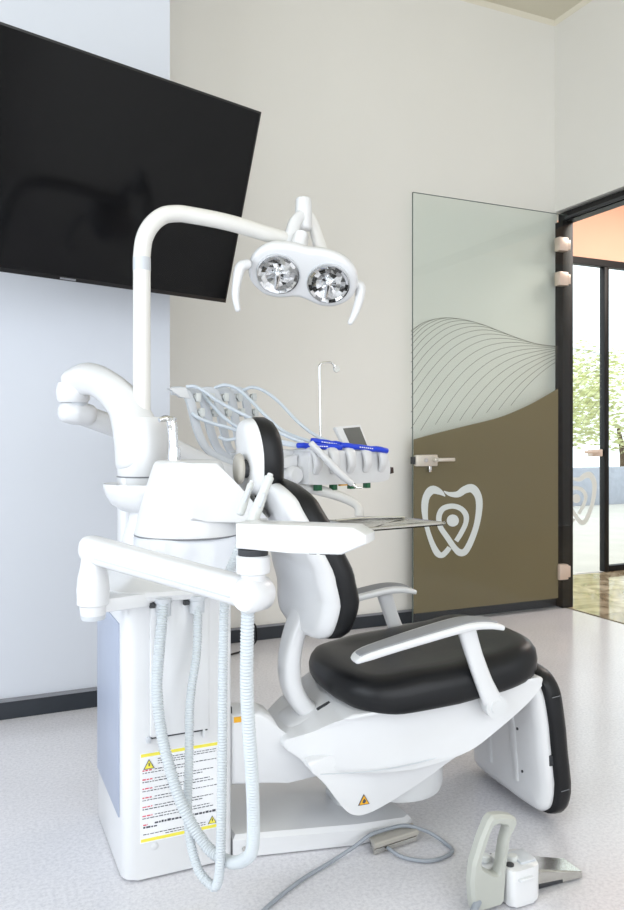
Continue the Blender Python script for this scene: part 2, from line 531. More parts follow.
def wave(k):                               # each line leaves the lower curve a little farther along and climbs to the upper one
    xk = -560 + 50 * k; pts = []
    for i in range(61):
        x = 3 + 571 * i / 60
        if x < xk: continue
        t = min(1.0, max(0.0, (x - xk) / 570)); g = (1 - t) ** 1.9
        T_, B_ = along(TOPC, x), along(BOTC, x)
        pts.append((x, T_ + (B_ - T_) * g))
    return pts
NL = 20
lines = [ribbon([(x, y, 1.7) for x, y in wave(k)], lambda a, b, h: dpt(a, b, h), n=1, th=0.0003) for k in range(NL)]
obj('wave_lines', join(*lines), 'line', door, smooth=False, label='fine curved lines printed across the clear glass')
emblem(lambda a, b, h: at(410 + a / 6.93, 470 + b / 6.93, Y=DY) + V(0, -0.0022 - h, 0), door, 'frost')
for z0, z1 in ((2.39, 2.48), (2.16, 2.25), (0.20, 0.30)):
    obj('hinge', join(box(3.625, 3.70, DY - .022, DY + .03, z0, z1, .003), box(3.70, 3.725, DY - .016, DY + .02, z0 + .012, z1 - .012, .004)), 'hinge', door)
# lever lock
lk = obj('lock_case', box(2.512, 2.665, DY - .028, DY + .03, .972, 1.042, .006), 'door_handle', door)
sub('lever', join(lathe([(.016, 0), (.016, .03), (.010, .032), (.010, .045)], (2.64, DY - .028, 1.012), 16, 'Y'),
                  box(2.632, 2.755, DY - .085, DY - .068, 1.001, 1.023, .006)), 'door_handle', door, lk)
sub('cylinder', lathe([(.013, 0), (.013, .012), (.0, .012)], (2.575, DY - .028, 1.010), 16, 'Y'), 'chrome', door, lk)
sub('keeper', box(2.495, 2.515, DY - .012, DY + .016, .985, 1.03, .003), 'dark', door, lk)
sub('bolt', box(2.605, 2.625, DY - .024, DY - .008, .935, .975, .004), 'chrome', door, lk)

# ------------------------------------------------------------------ hall beyond the doorway
PY = 5.06
struct('floor_hall', box(WR + .02, 8.2, 0.2, PY + 0.02, -0.1, -0.008), 'kerb')
hall = bpy.data.objects['floor_hall']
tile = bmesh.new(); box(0, 0.597, 0, 0.597, -0.008, 0.0, bm=tile)
tm = bpy.data.meshes.new('marble_tile'); tile.to_mesh(tm); tile.free(); tm.materials.append(M['marble'])
for i in range(7):
    for j in range(8):
        o = bpy.data.objects.new('marble_tile', tm); COL.objects.link(o)
        o.parent = hall; o.location = (WR + .05 + .6 * i, PY - .62 - .6 * j, 0)
struct('ceiling_hall', box(WR + .2, 8.2, 0.2, PY + .1, 3.4, 3.5), 'salmon')
struct('wall_hall_end', box(8.2, 8.35, 0.2, PY + .1, 0, 3.5), 'wallw')
struct('wall_hall_near', box(WR + .2, 8.35, .05, 0.2, 0, 3.5), 'wallw')
struct('wall_hall_fascia', box(WR + .2, 8.2, PY - .02, PY + .1, 2.66, 3.5), 'salmon', label='salmon painted band above the glass front')
struct('wall_hall_corner', box(WR + .02, 4.30, PY - .02, PY + .1, 0, 2.66), 'wallw')
part = struct('window_3', box(4.30, 8.2, PY - .03, PY + .03, 2.60, 2.66, .003), 'black', label='black framed glass front of the hall')
for x in (4.30, 5.03, 6.1, 7.2):
    obj('mullion', box(x - .025, x + .025, PY - .03, PY + .03, 0, 2.60, .003), 'black', part)
obj('bottom_rail', box(5.055, 8.2, PY - .03, PY + .03, 0, .05, .003), 'black', part)
for x0, x1 in ((5.06, 6.07), (6.13, 7.17), (7.23, 8.2)):
    obj('glass_pane', box(x0, x1, PY - .006, PY + .006, .05, 2.60), 'glass', part, smooth=False)
door2 = thing('door_2', 'frameless glass street door with white tooth emblem', 'door', (4.33, PY, 0))
door2['kind'] = 'structure'
obj('glass_pane', box(4.33, 5.0, PY - .006, PY + .006, .012, 2.59), 'glass', door2, smooth=False)
dp = at(575.7, 498.5, Y=PY)
dd = at(410 + 295 / 6.93, 470 + 350 / 6.93, Y=DY)
sh = V(dp.x - dd.x, PY - .0075 - DY, dp.z - dd.z)        # the same design, carried over to this door
emblem(lambda a, b, h: at(410 + a / 6.93, 470 + b / 6.93, Y=DY) + sh + V(0, -h, 0), door2, 'frost')
l2 = []
for k in range(NL):
    pp = [at(410 + x / 3.9, 300 + y / 3.9, Y=DY) + sh for x, y in wave(k)]
    pp = [(p.x, PY - .007, p.z) for p in pp if 4.335 < p.x < 4.995]
    if len(pp) > 3: l2.append(tube(pp, .0018, 1, 4))
obj('wave_lines', join(*l2), 'line', door2, smooth=False)
obj('door_lever', join(box(4.87, 4.985, PY - .03, PY + .03, .985, 1.045, .006), box(4.75, 4.90, PY - .075, PY - .055, 1.012, 1.034, .006), box(4.885, 4.905, PY - .075, PY - .02, 1.01, 1.036, .004)), 'hinge', door2)
# outdoors: paving, a low wall and trees
struct('ground_outside', box(-2, 16, PY + .1, 22, -0.12, -0.02), 'pave')
lw = one('garden_wall', box(4, 14, 10.2, 10.5, -0.02, 0.62, .01), 'kerb', 'low grey garden wall beyond the paving outside', 'wall')
def tree(x, y, h, rad, nl, label):
    t = thing('street_tree', label, 'tree', (x, y, -.02), group='trees outside the glass front')
    obj('trunk', tube([(x, y, -.02), (x + .05, y, h * .35), (x - .04, y + .05, h * .7)], [.09, .07, .035], 5, 8), 'bark', t)
    bm = bmesh.new()
    for k in range(nl):
        d = Vector((random.gauss(0, 1), random.gauss(0, 1), random.gauss(0, 1))).normalized() * rad * (.45 + .55 * random.random() ** .5)
        c = V(x, y, h) + V(d.x, d.y, d.z * 1.0)
        s = random.uniform(.05, .10)
        q = Matrix.Rotation(random.uniform(0, 6.3), 3, 'Z') @ Matrix.Rotation(random.uniform(-1, 1), 3, 'X')
        bm.faces.new([bm.verts.new(c + q @ V(*p)) for p in ((-s, 0, 0), (0, -s * .5, .01), (s, 0, 0), (0, s * .5, .01))])
    f = obj('crown', bm, 'leaf', t, smooth=False); f['kind'] = 'stuff'
tree(10.1, 11.6, 1.75, 1.0, 1800, 'leafy tree behind the garden wall, in line with the street door')
tree(12.4, 12.0, 1.9, 1.1, 1800, 'leafy tree behind the garden wall, past the mullion of the glass front')
tree(13.2, 14.8, 2.2, 1.5, 1800, 'leafy tree farthest back behind the garden wall')

# ------------------------------------------------------------------ television on its wall arm
tvB = V(1.041, 3.205, 1.7255)                       # lower right corner
dirx = V(.956, .293, 0); nh = V(.293, -.956, 0)
tl = math.radians(18.8)
dirz = V(0, 0, 1) * math.cos(tl) + nh * math.sin(tl)
nf = nh * math.cos(tl) - V(0, 0, 1) * math.sin(tl)  # the way the screen faces
TW, TH_ = 1.40, 0.783
def tvp(a, b, h): return tvB - dirx * (TW - a) + dirz * b + nf * h
tv = thing('television', 'large black flat television tilted forward on the white projecting wall', 'television', tuple(tvp(TW / 2, 0, 0)))
obj('casing', prism([(0, 0), (TW, 0), (TW, TH_), (0, TH_)], -.035, 0, .004, 2, lambda a, b, h: tvp(a, b, h)), 'bezel', tv)
obj('screen', prism([(.009, .016), (TW - .009, .016), (TW - .009, TH_ - .009), (.009, TH_ - .009)], .0, .0012, 0, 1, lambda a, b, h: tvp(a, b, h)), 'screen', tv, smooth=False)
obj('badge', prism([(.66, .004), (.72, .004), (.72, .011), (.66, .011)], .0, .0015, 0, 1, lambda a, b, h: tvp(a, b, h)), 'lip', tv, smooth=False)
cm = tvp(TW / 2, TH_ / 2, -.035)
obj('back_housing', prism([(.25, .1), (TW - .25, .1), (TW - .25, .6), (.25, .6)], -.075, -.03, .015, 2, lambda a, b, h: tvp(a, b, h)), 'bezel', tv)
obj('wall_arm', join(tube([tuple(cm), (cm.x, WP - .22, cm.z - .02), (cm.x + .1, WP - .03, cm.z - .02)], .025, 4, 8), box(cm.x, cm.x + .2, WP - .032, WP - .002, cm.z - .2, cm.z + .2, .004)), 'black', tv)

# ------------------------------------------------------------------ dental unit cabinet
cab = thing('dental_unit', 'tall white dental unit cabinet with grey side and warning sticker', 'dental unit', (.53, 2.22, 0))
X0, X1, Y0, Y1 = .382, .673, 2.02, 2.43
def rrect(x0, x1, y0, y1, r, n=5):
    out = []
    for cx, cy, a0, rr in ((x0 + r[0], y0 + r[0], PI, r[0]), (x1 - r[1], y0 + r[1], 1.5 * PI, r[1]), (x1 - r[2], y1 - r[2], 0, r[2]), (x0 + r[3], y1 - r[3], .5 * PI, r[3])):
        for k in range(n + 1):
            a = a0 + .5 * PI * k / n; out.append((cx + rr * math.cos(a), cy + rr * math.sin(a)))
    return out
flat = lambda a, b, h: V(a, b, h)
obj('body', prism(rrect(X0, X1, Y0, Y1, (.035, .012, .012, .012)), .005, .745, .006, 2, flat), 'white', cab, ang=30)
obj('plinth', prism(rrect(X0 + .02, X1 - .015, Y0 + .02, Y1 - .02, (.03, .01, .01, .01)), .0, .014, 0, 1, flat), 'dark', cab, ang=30)
obj('side_panel', box(X0 - .004, X0 + .01, Y0 + .055, Y1 - .012, .15, .66, .003), 'panelgrey', cab)
cov = obj('front_cover', box(.448, .606, Y0 - .016, Y0 + .006, .372, .735, .006), 'white', cab)
sub('cover_gap', box(.452, .602, Y0 - .009, Y0 + .002, .368, .374), 'dark', cab, cov, smooth=False)
sub('latch', box(.588, .594, Y0 - .018, Y0 - .002, .352, .374, .002), 'white2', cab, cov)
sub('latch', box(.440, .450, Y0 - .010, Y0 + .002, .358, .372, .002), 'pale', cab, cov)
obj('side_latch', box(X1 - .002, X1 + .008, Y0 + .02, Y0 + .06, .362, .41, .003), 'dark', cab)
obj('screw_cap', lathe([(.010, 0), (.010, .002), (.008, .003), (0, .003)], (.462, Y0 + .0005, .085), 20, 'Y'), 'white2', cab)
# warning sticker: printed flat on the front
stk = obj('warning_sticker', box(.424, .634, Y0 - .0008, Y0 + .001, .098, .33), 'paper', cab, smooth=False, label='white sticker of red and black print between yellow bars')
for z in (.321, .101):
    sub('yellow_bar', box(.426, .632, Y0 - .0014, Y0, z, z + .008), 'yellow', cab, stk, smooth=False)
def warn(x, z, s, y, root, part):
    sub('warning_triangle', prism([(x - s, z), (x + s, z), (x, z + s * 1.75)], y - .0016, y, 0), 'ink', root, part, smooth=False)
    sub('warning_field', prism([(x - s * .8, z + s * .12), (x + s * .8, z + s * .12), (x, z + s * 1.52)], y - .0022, y, 0), 'yellow' if root is cab else 'amber', root, part, smooth=False)
    sub('warning_mark', prism([(x - s * .09, z + s * .5), (x + s * .09, z + s * .5), (x + s * .12, z + s * 1.1), (x - s * .12, z + s * 1.1)], y - .0027, y, 0), 'ink', root, part, smooth=False)
warn(.447, .289, .0145, Y0 - .0006, cab, stk)
warn(.617, .113, .0120, Y0 - .0006, cab, stk)
inkb, redb = bmesh.new(), bmesh.new()
def textline(x0, x1, z, bm, h=.0019):
    x = x0
    while x < x1:
        w = random.uniform(.004, .011)
        box(x, min(x + w, x1), Y0 - .0013, Y0 - .0005, z, z + h * random.uniform(.8, 1.2), bm=bm); x += w + .0022
textline(.470, .628, .311, inkb); textline(.470, .628, .305, inkb); textline(.470, .56, .299, inkb)
for r in range(6):
    z = .284 - .0235 * r
    textline(.430, .456, z, redb, .003); textline(.462, .630 - .01 * (r % 3), z + .001, inkb); textline(.430, .56 + .03 * (r % 3), z - .006, inkb)
textline(.432, .444, .143, redb, .004)
textline(.462, .628, .144, inkb, .005); textline(.432, .468, .136, inkb, .004)
textline(.432, .600, .119, inkb); textline(.49, .600, .113, inkb)
for nm_, b_, m_ in (('print_black', inkb, 'ink'), ('print_red', redb, 'red')):
    sub(nm_, b_, m_, cab, stk, smooth=False)['kind'] = 'stuff'
# top deck: swept flange, bottle-like body and the conical spittoon housing
fl = smooth2([(.352, 2.10), (.375, 2.02), (.45, 1.985), (.56, 1.975), (.66, 1.99), (.715, 2.06), (.72, 2.2), (.68, 2.36), (.55, 2.42), (.42, 2.41), (.365, 2.30)], 5)
obj('top_deck', pillow(fl, [(.03, .722), (.006, .728), (0, .742), (.004, .752), (.03, .765), (.06, .785)], [(.9, .80), (.1, .80)], flat), 'white', cab)
obj('upper_body', pillow(smooth2([(.46, 2.06), (.53, 2.02), (.64, 2.02), (.72, 2.06), (.735, 2.16), (.70, 2.28), (.58, 2.33), (.47, 2.28), (.44, 2.16)], 5),
    [(0, .78), (0, .865), (.006, .876), (.02, .880)], [(.1, .880)], flat), 'tank', cab)
con = obj('spittoon_housing', lathe([(.150, .878), (.1505, .884), (.149, .890), (.138, .94), (.118, 1.01), (.098, 1.07), (.092, 1.080), (.082, 1.0845), (0, 1.0845)], (.59, 2.16, 0), 48), 'white', cab)
sub('rim_gap', lathe([(.1495, .875), (.1515, .876), (.1515, .879), (.1495, .880)], (.59, 2.16, 0), 48), 'seam', cab, con)
# angular hood running to the right of the cone
w = [(.545, 1.082), (.628, 1.082), (.690, 1.018), (.782, .918), (.782, .908), (.60, .924), (.555, .93)]
sub('hood', prism(w, 2.010, 2.24, .010, 3), 'white', cab, con, ang=35)
obj('hood_underside', box(.63, .76, 2.06, 2.22, .872, .915, .012), 'white2', cab)
fc = obj('faucet', tube([(.562, 2.21, 1.075), (.560, 2.21, 1.13), (.556, 2.21, 1.185), (.550, 2.208, 1.200)], [.0155, .0135, .0155, .014], 8, 16), 'chrome', cab)
sub('spout', join(tube([(.556, 2.21, 1.198), (.535, 2.205, 1.203), (.516, 2.20, 1.198)], [.012, .009, .007], 6, 12), lathe([(.016, 1.196), (.017, 1.204), (.010, 1.210), (0, 1.210)], (.552, 2.209, 0), 16)), 'chrome', cab, fc)
sub('collar', lathe([(.019, 1.08), (.019, 1.09), (.017, 1.115), (.0165, 1.12)], (.562, 2.21, 0), 20), 'chrome', cab, fc)
obj('spittoon_bowl', lathe([(.045, .93), (.075, .935), (.105, .955), (.122, .985), (.128, 1.010), (.126, 1.014), (.120, 1.010), (.10, .965), (.05, .945), (0, .943)], (.505, 2.30, 0), 48), 'white', cab)
obj('bowl_stand', lathe([(.085, .75), (.085, .80), (.07, .86), (.055, .905), (.05, .935)], (.505, 2.30, 0), 32), 'white', cab)
obj('rear_column', prism(rrect(.435, .565, 2.33, 2.42, (.02, .02, .02, .02)), .74, 1.03, .004, 2, flat), 'white', cab)
# swan-neck column carrying the lamp pole and the instrument arm
COLX, COLY = .507, 2.375
obj('column', lathe([(.072, 1.00), (.074, 1.03), (.0765, 1.05), (.077, 1.10), (.075, 1.17), (.073, 1.203), (.068, 1.210), (.03, 1.212)], (COLX, COLY, 0), 40), 'white', cab)
obj('column_ring', lathe([(.0725, 1.028), (.0775, 1.029), (.0775, 1.032), (.0725, 1.033)], (COLX, COLY, 0), 40), 'seam', cab)
# outlets under the deck
for x in (.478, .567):
    obj('hose_outlet', lathe([(.020, .69), (.020, .722), (.023, .724), (.023, .735)], (x, 1.992, 0), 20), 'pale', cab)
    obj('outlet_port', box(x - .035, x - .022, 1.985, 2.0, .712, .724), 'dark', cab, smooth=False)
# bracket at the left that carries the swing arm
obj('arm_bracket', prism([(.275, 1.965), (.275, 2.02), (.36, 2.06), (.45, 2.04), (.45, 1.995), (.33, 1.965)], .716, .750, .004, 2, flat), 'white', cab)

# ------------------------------------------------------------------ assistant swing arm with holder block
sw = thing('assistant_arm', 'white jointed swing arm with suction holder block, in front of the cabinet', 'dental arm', (.30, 1.98, .716))
obj('pivot_post', lathe([(.026, .708), (.031, .712), (.033, .733), (.039, .738), (.040, .775), (.037, .805), (.031, .832), (.027, .86)], (.30, 1.98, 0), 32), 'white', sw)
obj('post_cap', lathe([(.028, .700), (.030, .704), (.030, .715)], (.30, 1.98, 0), 24), 'pale', sw)
A0, A1 = V(.297, 1.99, .872), V(.548, 1.508, .828)
dA = (A1 - A0).normalized()
pth = [A0 - dA * .0 + (A1 - A0) * (k / 12) for k in range(13)]
bar_ = obj('beam', sweep(bmesh.new(), pth, [(.030, .034), (.030, .034), (.029, .033), (.028, .032), (.029, .033)], 20, up=(0, 0, 1), power=2.6, round_ends=.034), 'white', sw, ang=60)
side = dA.cross(V(0, 0, 1)).normalized()
if side.y > 0: side = -side
sub('beam_line', tube([tuple(A0 + dA * .05 + side * .0285 + V(0, 0, -.012)), tuple(A1 - dA * .04 + side * .0285 + V(0, 0, -.010))], .0016, 3, 6), 'pale', sw, bar_)
obj('elbow', lathe([(.0, -.036), (.030, -.036), (.036, -.028), (.037, 0), (.037, .022), (.030, .032), (0, .032)], tuple(A1), 28, 'Z', Matrix.Rotation(PI / 2, 3, Vector((dA.x, dA.y, 0)))), 'white', sw)
J = A1
obj('swivel', lathe([(.022, .84), (.025, .845), (.025, .868), (.034, .872), (.035, .876), (.035, .905), (.032, .908), (.029, .909)], (J.x, J.y, 0), 32), 'white', sw)
obj('swivel_ring', lathe([(.030, .906), (.031, .908), (.031, .921), (.028, .922)], (J.x, J.y, 0), 32), 'dark', sw)
# holder block, turned towards the room
hd = V(.735, -.678, 0); hp = V(.678, .735, 0)
hb0 = V(.527, 1.522, 0)
def hmap(a, b, h): p = hb0 + hd * a + hp * h; return V(p.x, p.y, b)
blk = [(0, .924), (0, .976), (.245, .976), (.272, .962), (.272, .945), (.222, .922), (.12, .921)]
hb = obj('holder_block', prism(blk, -.030, .048, .006, 3, hmap), 'white', sw, ang=35)
for a in (.16, .182, .204):
    sub('holder_slot', box(-.007, .007, -.004, .004, -.003, .003, rot=Matrix.Rotation(-.75, 3, 'Z'), at=tuple(hmap(a, .9215, -.012))), 'dark', sw, hb, smooth=False)
nk_ = prism([(-.020, .928), (-.020, .962), (.030, .962), (.030, .928)], .04, .205, .006, 2, lambda a, b, h: hmap(a - max(0, h - .06) * .36, b, h))
obj('holder_neck', nk_, 'white2', sw)

# hoses and suction handpieces
hA = [(.477, 1.985, .725), (.458, 1.95, .614), (.447, 1.93, .52), (.455, 1.9, .405), (.485, 1.85, .272), (.532, 1.8, .180), (.57, 1.74, .160), (.591, 1.68, .19), (.592, 1.63, .25), (.572, 1.58, .413), (.548, 1.545, .601), (.541, 1.525, .732), (.541, 1.52, .79)]
hB = [(.567, 1.985, .722), (.558, 1.96, .599), (.532, 1.93, .483), (.521, 1.9, .344), (.507, 1.86, .215), (.511, 1.8, .135), (.533, 1.765, .103), (.546, 1.745, .112), (.549, 1.73, .196), (.553, 1.73, .426), (.560, 1.745, .654), (.572, 1.76, .80), (.590, 1.735, .875), (.602, 1.712, .925)]
one('suction_hose', ribbed(hA, .0148), 'hose', 'thick ribbed grey suction hose looping from cabinet up to the arm elbow', 'hose', 'ribbed suction hoses', origin=(.57, 1.74, .15))
one('suction_hose', ribbed(hB, .0118, .0066), 'hose', 'thinner ribbed grey suction hose hanging in a narrow loop beside the thick one', 'hose', 'ribbed suction hoses', origin=(.533, 1.765, .09))
def handpiece(name, p0, p1, r, label):
    t = thing(name, label, 'handpiece', tuple(p0), group='suction handpieces in the holder')
    p0, p1 = Vector(p0), Vector(p1)
    pth = [p0.lerp(p1, k / 10) for k in range(11)]
    obj('body', sweep(bmesh.new(), pth, [(r * 1.05, r), (r * 1.1, r), (r * 1.0, r * .9), (r * .8, r * .75), (r * .95, r * .8)], 16, power=2.6, round_ends=.006), 'handle', t, ang=60)
    q = p0.lerp(p1, .42); d = (p1 - p0).normalized()
    obj('slider', sweep(bmesh.new(), [q + V(-.002, -r * .9, 0) + d * (k * .006) for k in range(6)], [(r * .55, r * .35)] * 2, 12, round_ends=.003), 'pale', t, ang=60)
    obj('nozzle', sweep(bmesh.new(), [p1 - d * .004, p1 + d * .010], [r * .62, r * .55], 14), 'white2', t)
handpiece('suction_handpiece', at(250, 527, Y=1.60), at(269, 478, Y=1.62), .0118, 'large pale grey suction handpiece leaning in holder before the backrest')
handpiece('suction_handpiece', at(240.5, 513, Y=1.68), at(250.5, 485, Y=1.69), .0092, 'small pale grey suction handpiece half hidden beside the headrest knob')

# ------------------------------------------------------------------ operating lamp
lamp = thing('operating_lamp', 'white dental operating lamp with twin reflectors on a bent pole', 'lamp', (COLX - .003, 2.375, 1.205))
pt = [V(.504, 2.375, 1.205), V(.504, 2.375, 1.45), V(.504, 2.375, 1.66)]
arc = [V(.504, 2.375, 1.70), V(.512, 2.376, 1.755), V(.535, 2.379, 1.80), V(.57, 2.383, 1.832), V(.61, 2.388, 1.845), V(.66, 2.394, 1.848)]
end = [V(.80, 2.41, 1.842), V(.998, 2.45, 1.822), V(1.07, 2.465, 1.815)]
obj('pole', tube(pt + arc + end, .0262, 10, 24), 'cream', lamp, ang=60)
obj('pole_label', lathe([(.0266, 1.655), (.0268, 1.657), (.0268, 1.693), (.0266, 1.695)], (.504, 2.375, 0), 24), 'pale', lamp)
# head frame
R_ = V(CA, -SA, 0); Dv = V(SA, CA, 0)
hx = (R_ * .975 + V(0, 0, -.17) + Dv * .05).normalized()
hn = (Dv * -.78 + V(0, 0, -.62)); hn = (hn - hx * hn.dot(hx)).normalized()
hy = hn.cross(hx).normalized()
if hy.z < 0: hy = -hy
HCn = at(303, 276, Y=2.40)
def hm(a, b, h): return HCn + hx * a + hy * b + hn * h
ol = smooth2([(-.185, 0), (-.172, .055), (-.125, .095), (-.06, .108), (0, .104), (.06, .108), (.125, .095), (.172, .055), (.185, 0), (.172, -.05), (.125, -.088), (.07, -.094), (0, -.078), (-.07, -.094), (-.125, -.088), (-.172, -.05)], 4)
hs = obj('lamp_head', pillow(ol, [(.05, -.055), (.02, -.045), (.004, -.022), (0, -.002), (.005, .012), (.014, .017)], [(.95, .018), (.1, .018)], hm), 'white', lamp, ang=60)
# close the back with a shallow dome (shares the head's look)
for sx in (-.083, .088):
    c = hm(sx, 0, .019)
    m3 = Matrix((hx, hy, hn)).transposed()
    rf = obj('reflector', lathe([(.071, .001), (.0715, .005), (.068, .0055), (.064, .002), (.05, .0015), (.02, .001), (0, .001)], tuple(c), 40, 'Z', m3), 'mirror', lamp, ang=25)
    fb = bmesh.new()                                # concave multi-mirror dish, every facet tilted a little
    rad_ = (.010, .026, .042, .057, .067); hgt = (.004, .0045, .006, .008, .010)
    for r in range(4):
        nk = 16
        for k in range(nk):
            a0, a1 = 2 * PI * (k + .5 * (r % 2)) / nk, 2 * PI * (k + 1 + .5 * (r % 2)) / nk
            j1, j2 = random.uniform(-.0024, .0024), random.uniform(-.0024, .0024)
            fb.faces.new([fb.verts.new(c + m3 @ V(q_ * math.cos(a), q_ * math.sin(a), h_)) for q_, a, h_ in ((rad_[r], a0, hgt[r] + j1), (rad_[r + 1], a0, hgt[r + 1] + j2), (rad_[r + 1], a1, hgt[r + 1] - j1), (rad_[r], a1, hgt[r] - j2))])
    sub('facets', fb, 'mirror', lamp, rf, smooth=False)
    sub('bulb_shield', sweep(bmesh.new(), [c + hy * -.045 + hn * .012, c + hn * .016, c + hy * .012 + hn * .014], [.007, .010, .012], 12, round_ends=.004), 'chrome', lamp, rf)
    sub('trim_ring', lathe([(.069, .004), (.072, .004), (.074, .0), (.074, -.004), (.071, -.004)], tuple(c), 40, 'Z', m3), 'pale', lamp, rf)
# side grips
for pts in ([(249, 264), (241, 267), (237.5, 278), (235.5, 295), (238, 310)], [(354, 283), (360, 287), (359.5, 298), (355, 313), (350, 323)]):
    pp = [at(u, v, Y=2.40 + (.03 if u < 300 else -.04)) for u, v in pts]
    obj('grip', sweep(bmesh.new(), catmull(pp, 6), [.016, .019, .016, .013, .009], 16, round_ends=.006), 'white', lamp, ang=60)
# yoke and swivel
pk = lambda u, v, y=2.47: at(u, v, Y=y)
top = pk(303.5, 200); bot = pk(303.5, 228)
obj('swivel_post', sweep(bmesh.new(), [bot.lerp(top, k / 6) for k in range(7)], [.029, .0295, .029, .027], 24, round_ends=.012), 'white', lamp, ang=60)
obj('yoke', sweep(bmesh.new(), catmull([pk(290, 252, 2.44), pk(292, 236, 2.44), pk(295.5, 222, 2.45), pk(303, 214, 2.46)], 6), [(.020, .028), (.018, .026), (.018, .022), (.016, .018)], 14, power=2.6, round_ends=.006), 'white', lamp, ang=60)
obj('yoke', sweep(bmesh.new(), catmull([pk(322, 256, 2.50), pk(318, 240, 2.50), pk(313, 224, 2.49), pk(308, 214, 2.48)], 6), [(.018, .026), (.016, .022), (.014, .020), (.012, .018)], 14, power=2.6, round_ends=.006), 'cream', lamp, ang=60)
obj('head_neck', sweep(bmesh.new(), [hm(-.03, .06, -.04), hm(-.03, .10, -.07), pk(296, 246, 2.46)], [.03, .028, .02], 14), 'white', lamp, ang=60)

# ------------------------------------------------------------------ instrument arm: swan neck, knuckle, lower arm
# ------------------------------------------------------------------ instrument console
PHI = math.radians(15)
CO = V(1.142, 2.556, 0)
cx_, cy_ = V(math.cos(PHI), math.sin(PHI), 0), V(-math.sin(PHI), math.cos(PHI), 0)
def cmap(a, b, h): p = CO + cx_ * a + cy_ * h; return V(p.x, p.y, b)
con_ = thing('instrument_console', 'white instrument console on a swan-necked arm, with scalloped cradles beyond the headrest', 'dental console', tuple(cmap(.2, .965, .15)))
# the swan-necked arm that carries it from the column
neck = [V(.500, 2.375, 1.07), V(.490, 2.385, 1.16), V(.463, 2.42, 1.245), V(.42, 2.48, 1.305), V(.375, 2.555, 1.335), V(.335, 2.62, 1.325)]
obj('swan_neck', sweep(bmesh.new(), catmull(neck, 8), [(.070, .074), (.066, .07), (.058, .055), (.053, .046), (.052, .042), (.046, .036)], 24, power=2.5, round_ends=.03), 'white', con_, ang=60)
obj('neck_end', lathe([(.0, 1.262), (.045, 1.262), (.052, 1.272), (.054, 1.30), (.048, 1.325), (.02, 1.333)], (.335, 2.625, 0), 28), 'white', con_)
obj('knuckle_pin', lathe([(.036, 1.25), (.036, 1.275)], (.345, 2.63, 0), 24), 'pale', con_)
kn = [V(.315, 2.630, 1.232), V(.34, 2.635, 1.230), V(.385, 2.645, 1.222)]
obj('knuckle', sweep(bmesh.new(), catmull(kn, 5), [(.040, .036), (.046, .040), (.042, .036)], 20, power=2.6, round_ends=.026), 'white', con_, ang=60)
lower = [V(.37, 2.648, 1.222), V(.53, 2.69, 1.168), V(.70, 2.735, 1.105), V(.86, 2.78, 1.035), V(.99, 2.82, .99)]
obj('lower_arm', sweep(bmesh.new(), catmull(lower, 6), [(.034, .034), (.036, .036), (.036, .034), (.034, .032)], 18, power=2.8, round_ends=.02), 'white', con_, ang=60)
prof = smooth2([(.0, .990), (.02, .978), (.2, .974), (.38, .978), (.405, .995), (.41, 1.03), (.40, 1.07), (.37, 1.088), (.2, 1.098), (.03, 1.10), (0, 1.07)], 4)
cb = obj('console_body', prism(prof, 0, .30, .02, 4, cmap), 'white', con_, ang=45)
for k in range(5):                                   # raised lips between the instrument cradles
    a = .03 + .082 * k
    sub('cradle_lip', sweep(bmesh.new(), catmull([cmap(a, 1.098, .10), cmap(a, 1.103, .02), cmap(a, 1.09, -.008), cmap(a, 1.05, -.014), cmap(a, 1.02, -.002)], 5), [(.022, .010), (.024, .012), (.023, .012), (.019, .010), (.014, .006)], 14, power=2.6, round_ends=.006), 'white', con_, cb, ang=60)
obj('side_hub', lathe([(.0, .02), (.026, .02), (.032, .014), (.033, .006), (.033, -.20), (.0, -.20)], tuple(cmap(-.030, 1.012, .05)), 28, 'Y', Matrix.Rotation(PHI, 3, 'Z')), 'white', con_)
obj('side_drawer', prism([(-.075, 1.035), (-.075, 1.075), (-.004, 1.085), (-.004, 1.045)], .06, .20, .004, 2, cmap), 'white', con_)
obj('rear_tail', prism([(-.10, 1.0), (-.10, 1.09), (-.02, 1.105), (.1, 1.10), (.1, .99)], .10, .42, .012, 3, cmap), 'white', con_)
tb = [(x, z) for x, z in ((.93, 1.035), (.93, 1.052), (.96, 1.085), (1.03, 1.095), (1.12, 1.09), (1.12, 1.02), (.97, 1.02))]
obj('rack_base', prism(tb, 2.80, 3.03, .008, 2), 'white', con_)
# whip bars with roller windows
WY = [2.80 + .045 * k for k in range(5)]
for k in range(5):
    y = WY[k]
    px_ = [(171 + 15 * k, 391.0), (183 + 14.5 * k, 391.5), (190 + 14 * k, 401), (198 + 13 * k, 432), (208 + 11 * k, 450), (226 + 8 * k, 461), (248 + 5 * k, 466)]
    pp = [at(u, v, Y=y) for u, v in px_]
    wb = obj('whip_bar', sweep(bmesh.new(), catmull(pp, 6), [(.015, .009), (.017, .013), (.017, .012), (.015, .011), (.014, .010), (.014, .010)], 10, up=(0, 1, 0), power=4), 'pale', con_, ang=50)
    for (u, v) in ((191 + 14 * k, 399), (195 + 13.5 * k, 414)):
        c = at(u + 5, v - 2, Y=y)
        sub('roller', join(lathe([(.0, -.012), (.013, -.012), (.013, .012), (.0, .012)], tuple(c + V(.004, 0, 0)), 14, 'Y'), box(c.x - .004, c.x + .014, y - .018, y - .012, c.z - .018, c.z + .014, .002), box(c.x - .004, c.x + .014, y + .012, y + .018, c.z - .018, c.z + .014, .002)), 'handle', con_, wb)
obj('rack_plate', prism([(at(168, 389, Y=2.79).x, 1.326), (at(186, 388, Y=2.79).x, 1.332), (at(190, 400, Y=2.79).x, 1.29), (at(180, 397, Y=2.79).x, 1.295)], 2.785, 2.815, .003, 2), 'white2', con_)
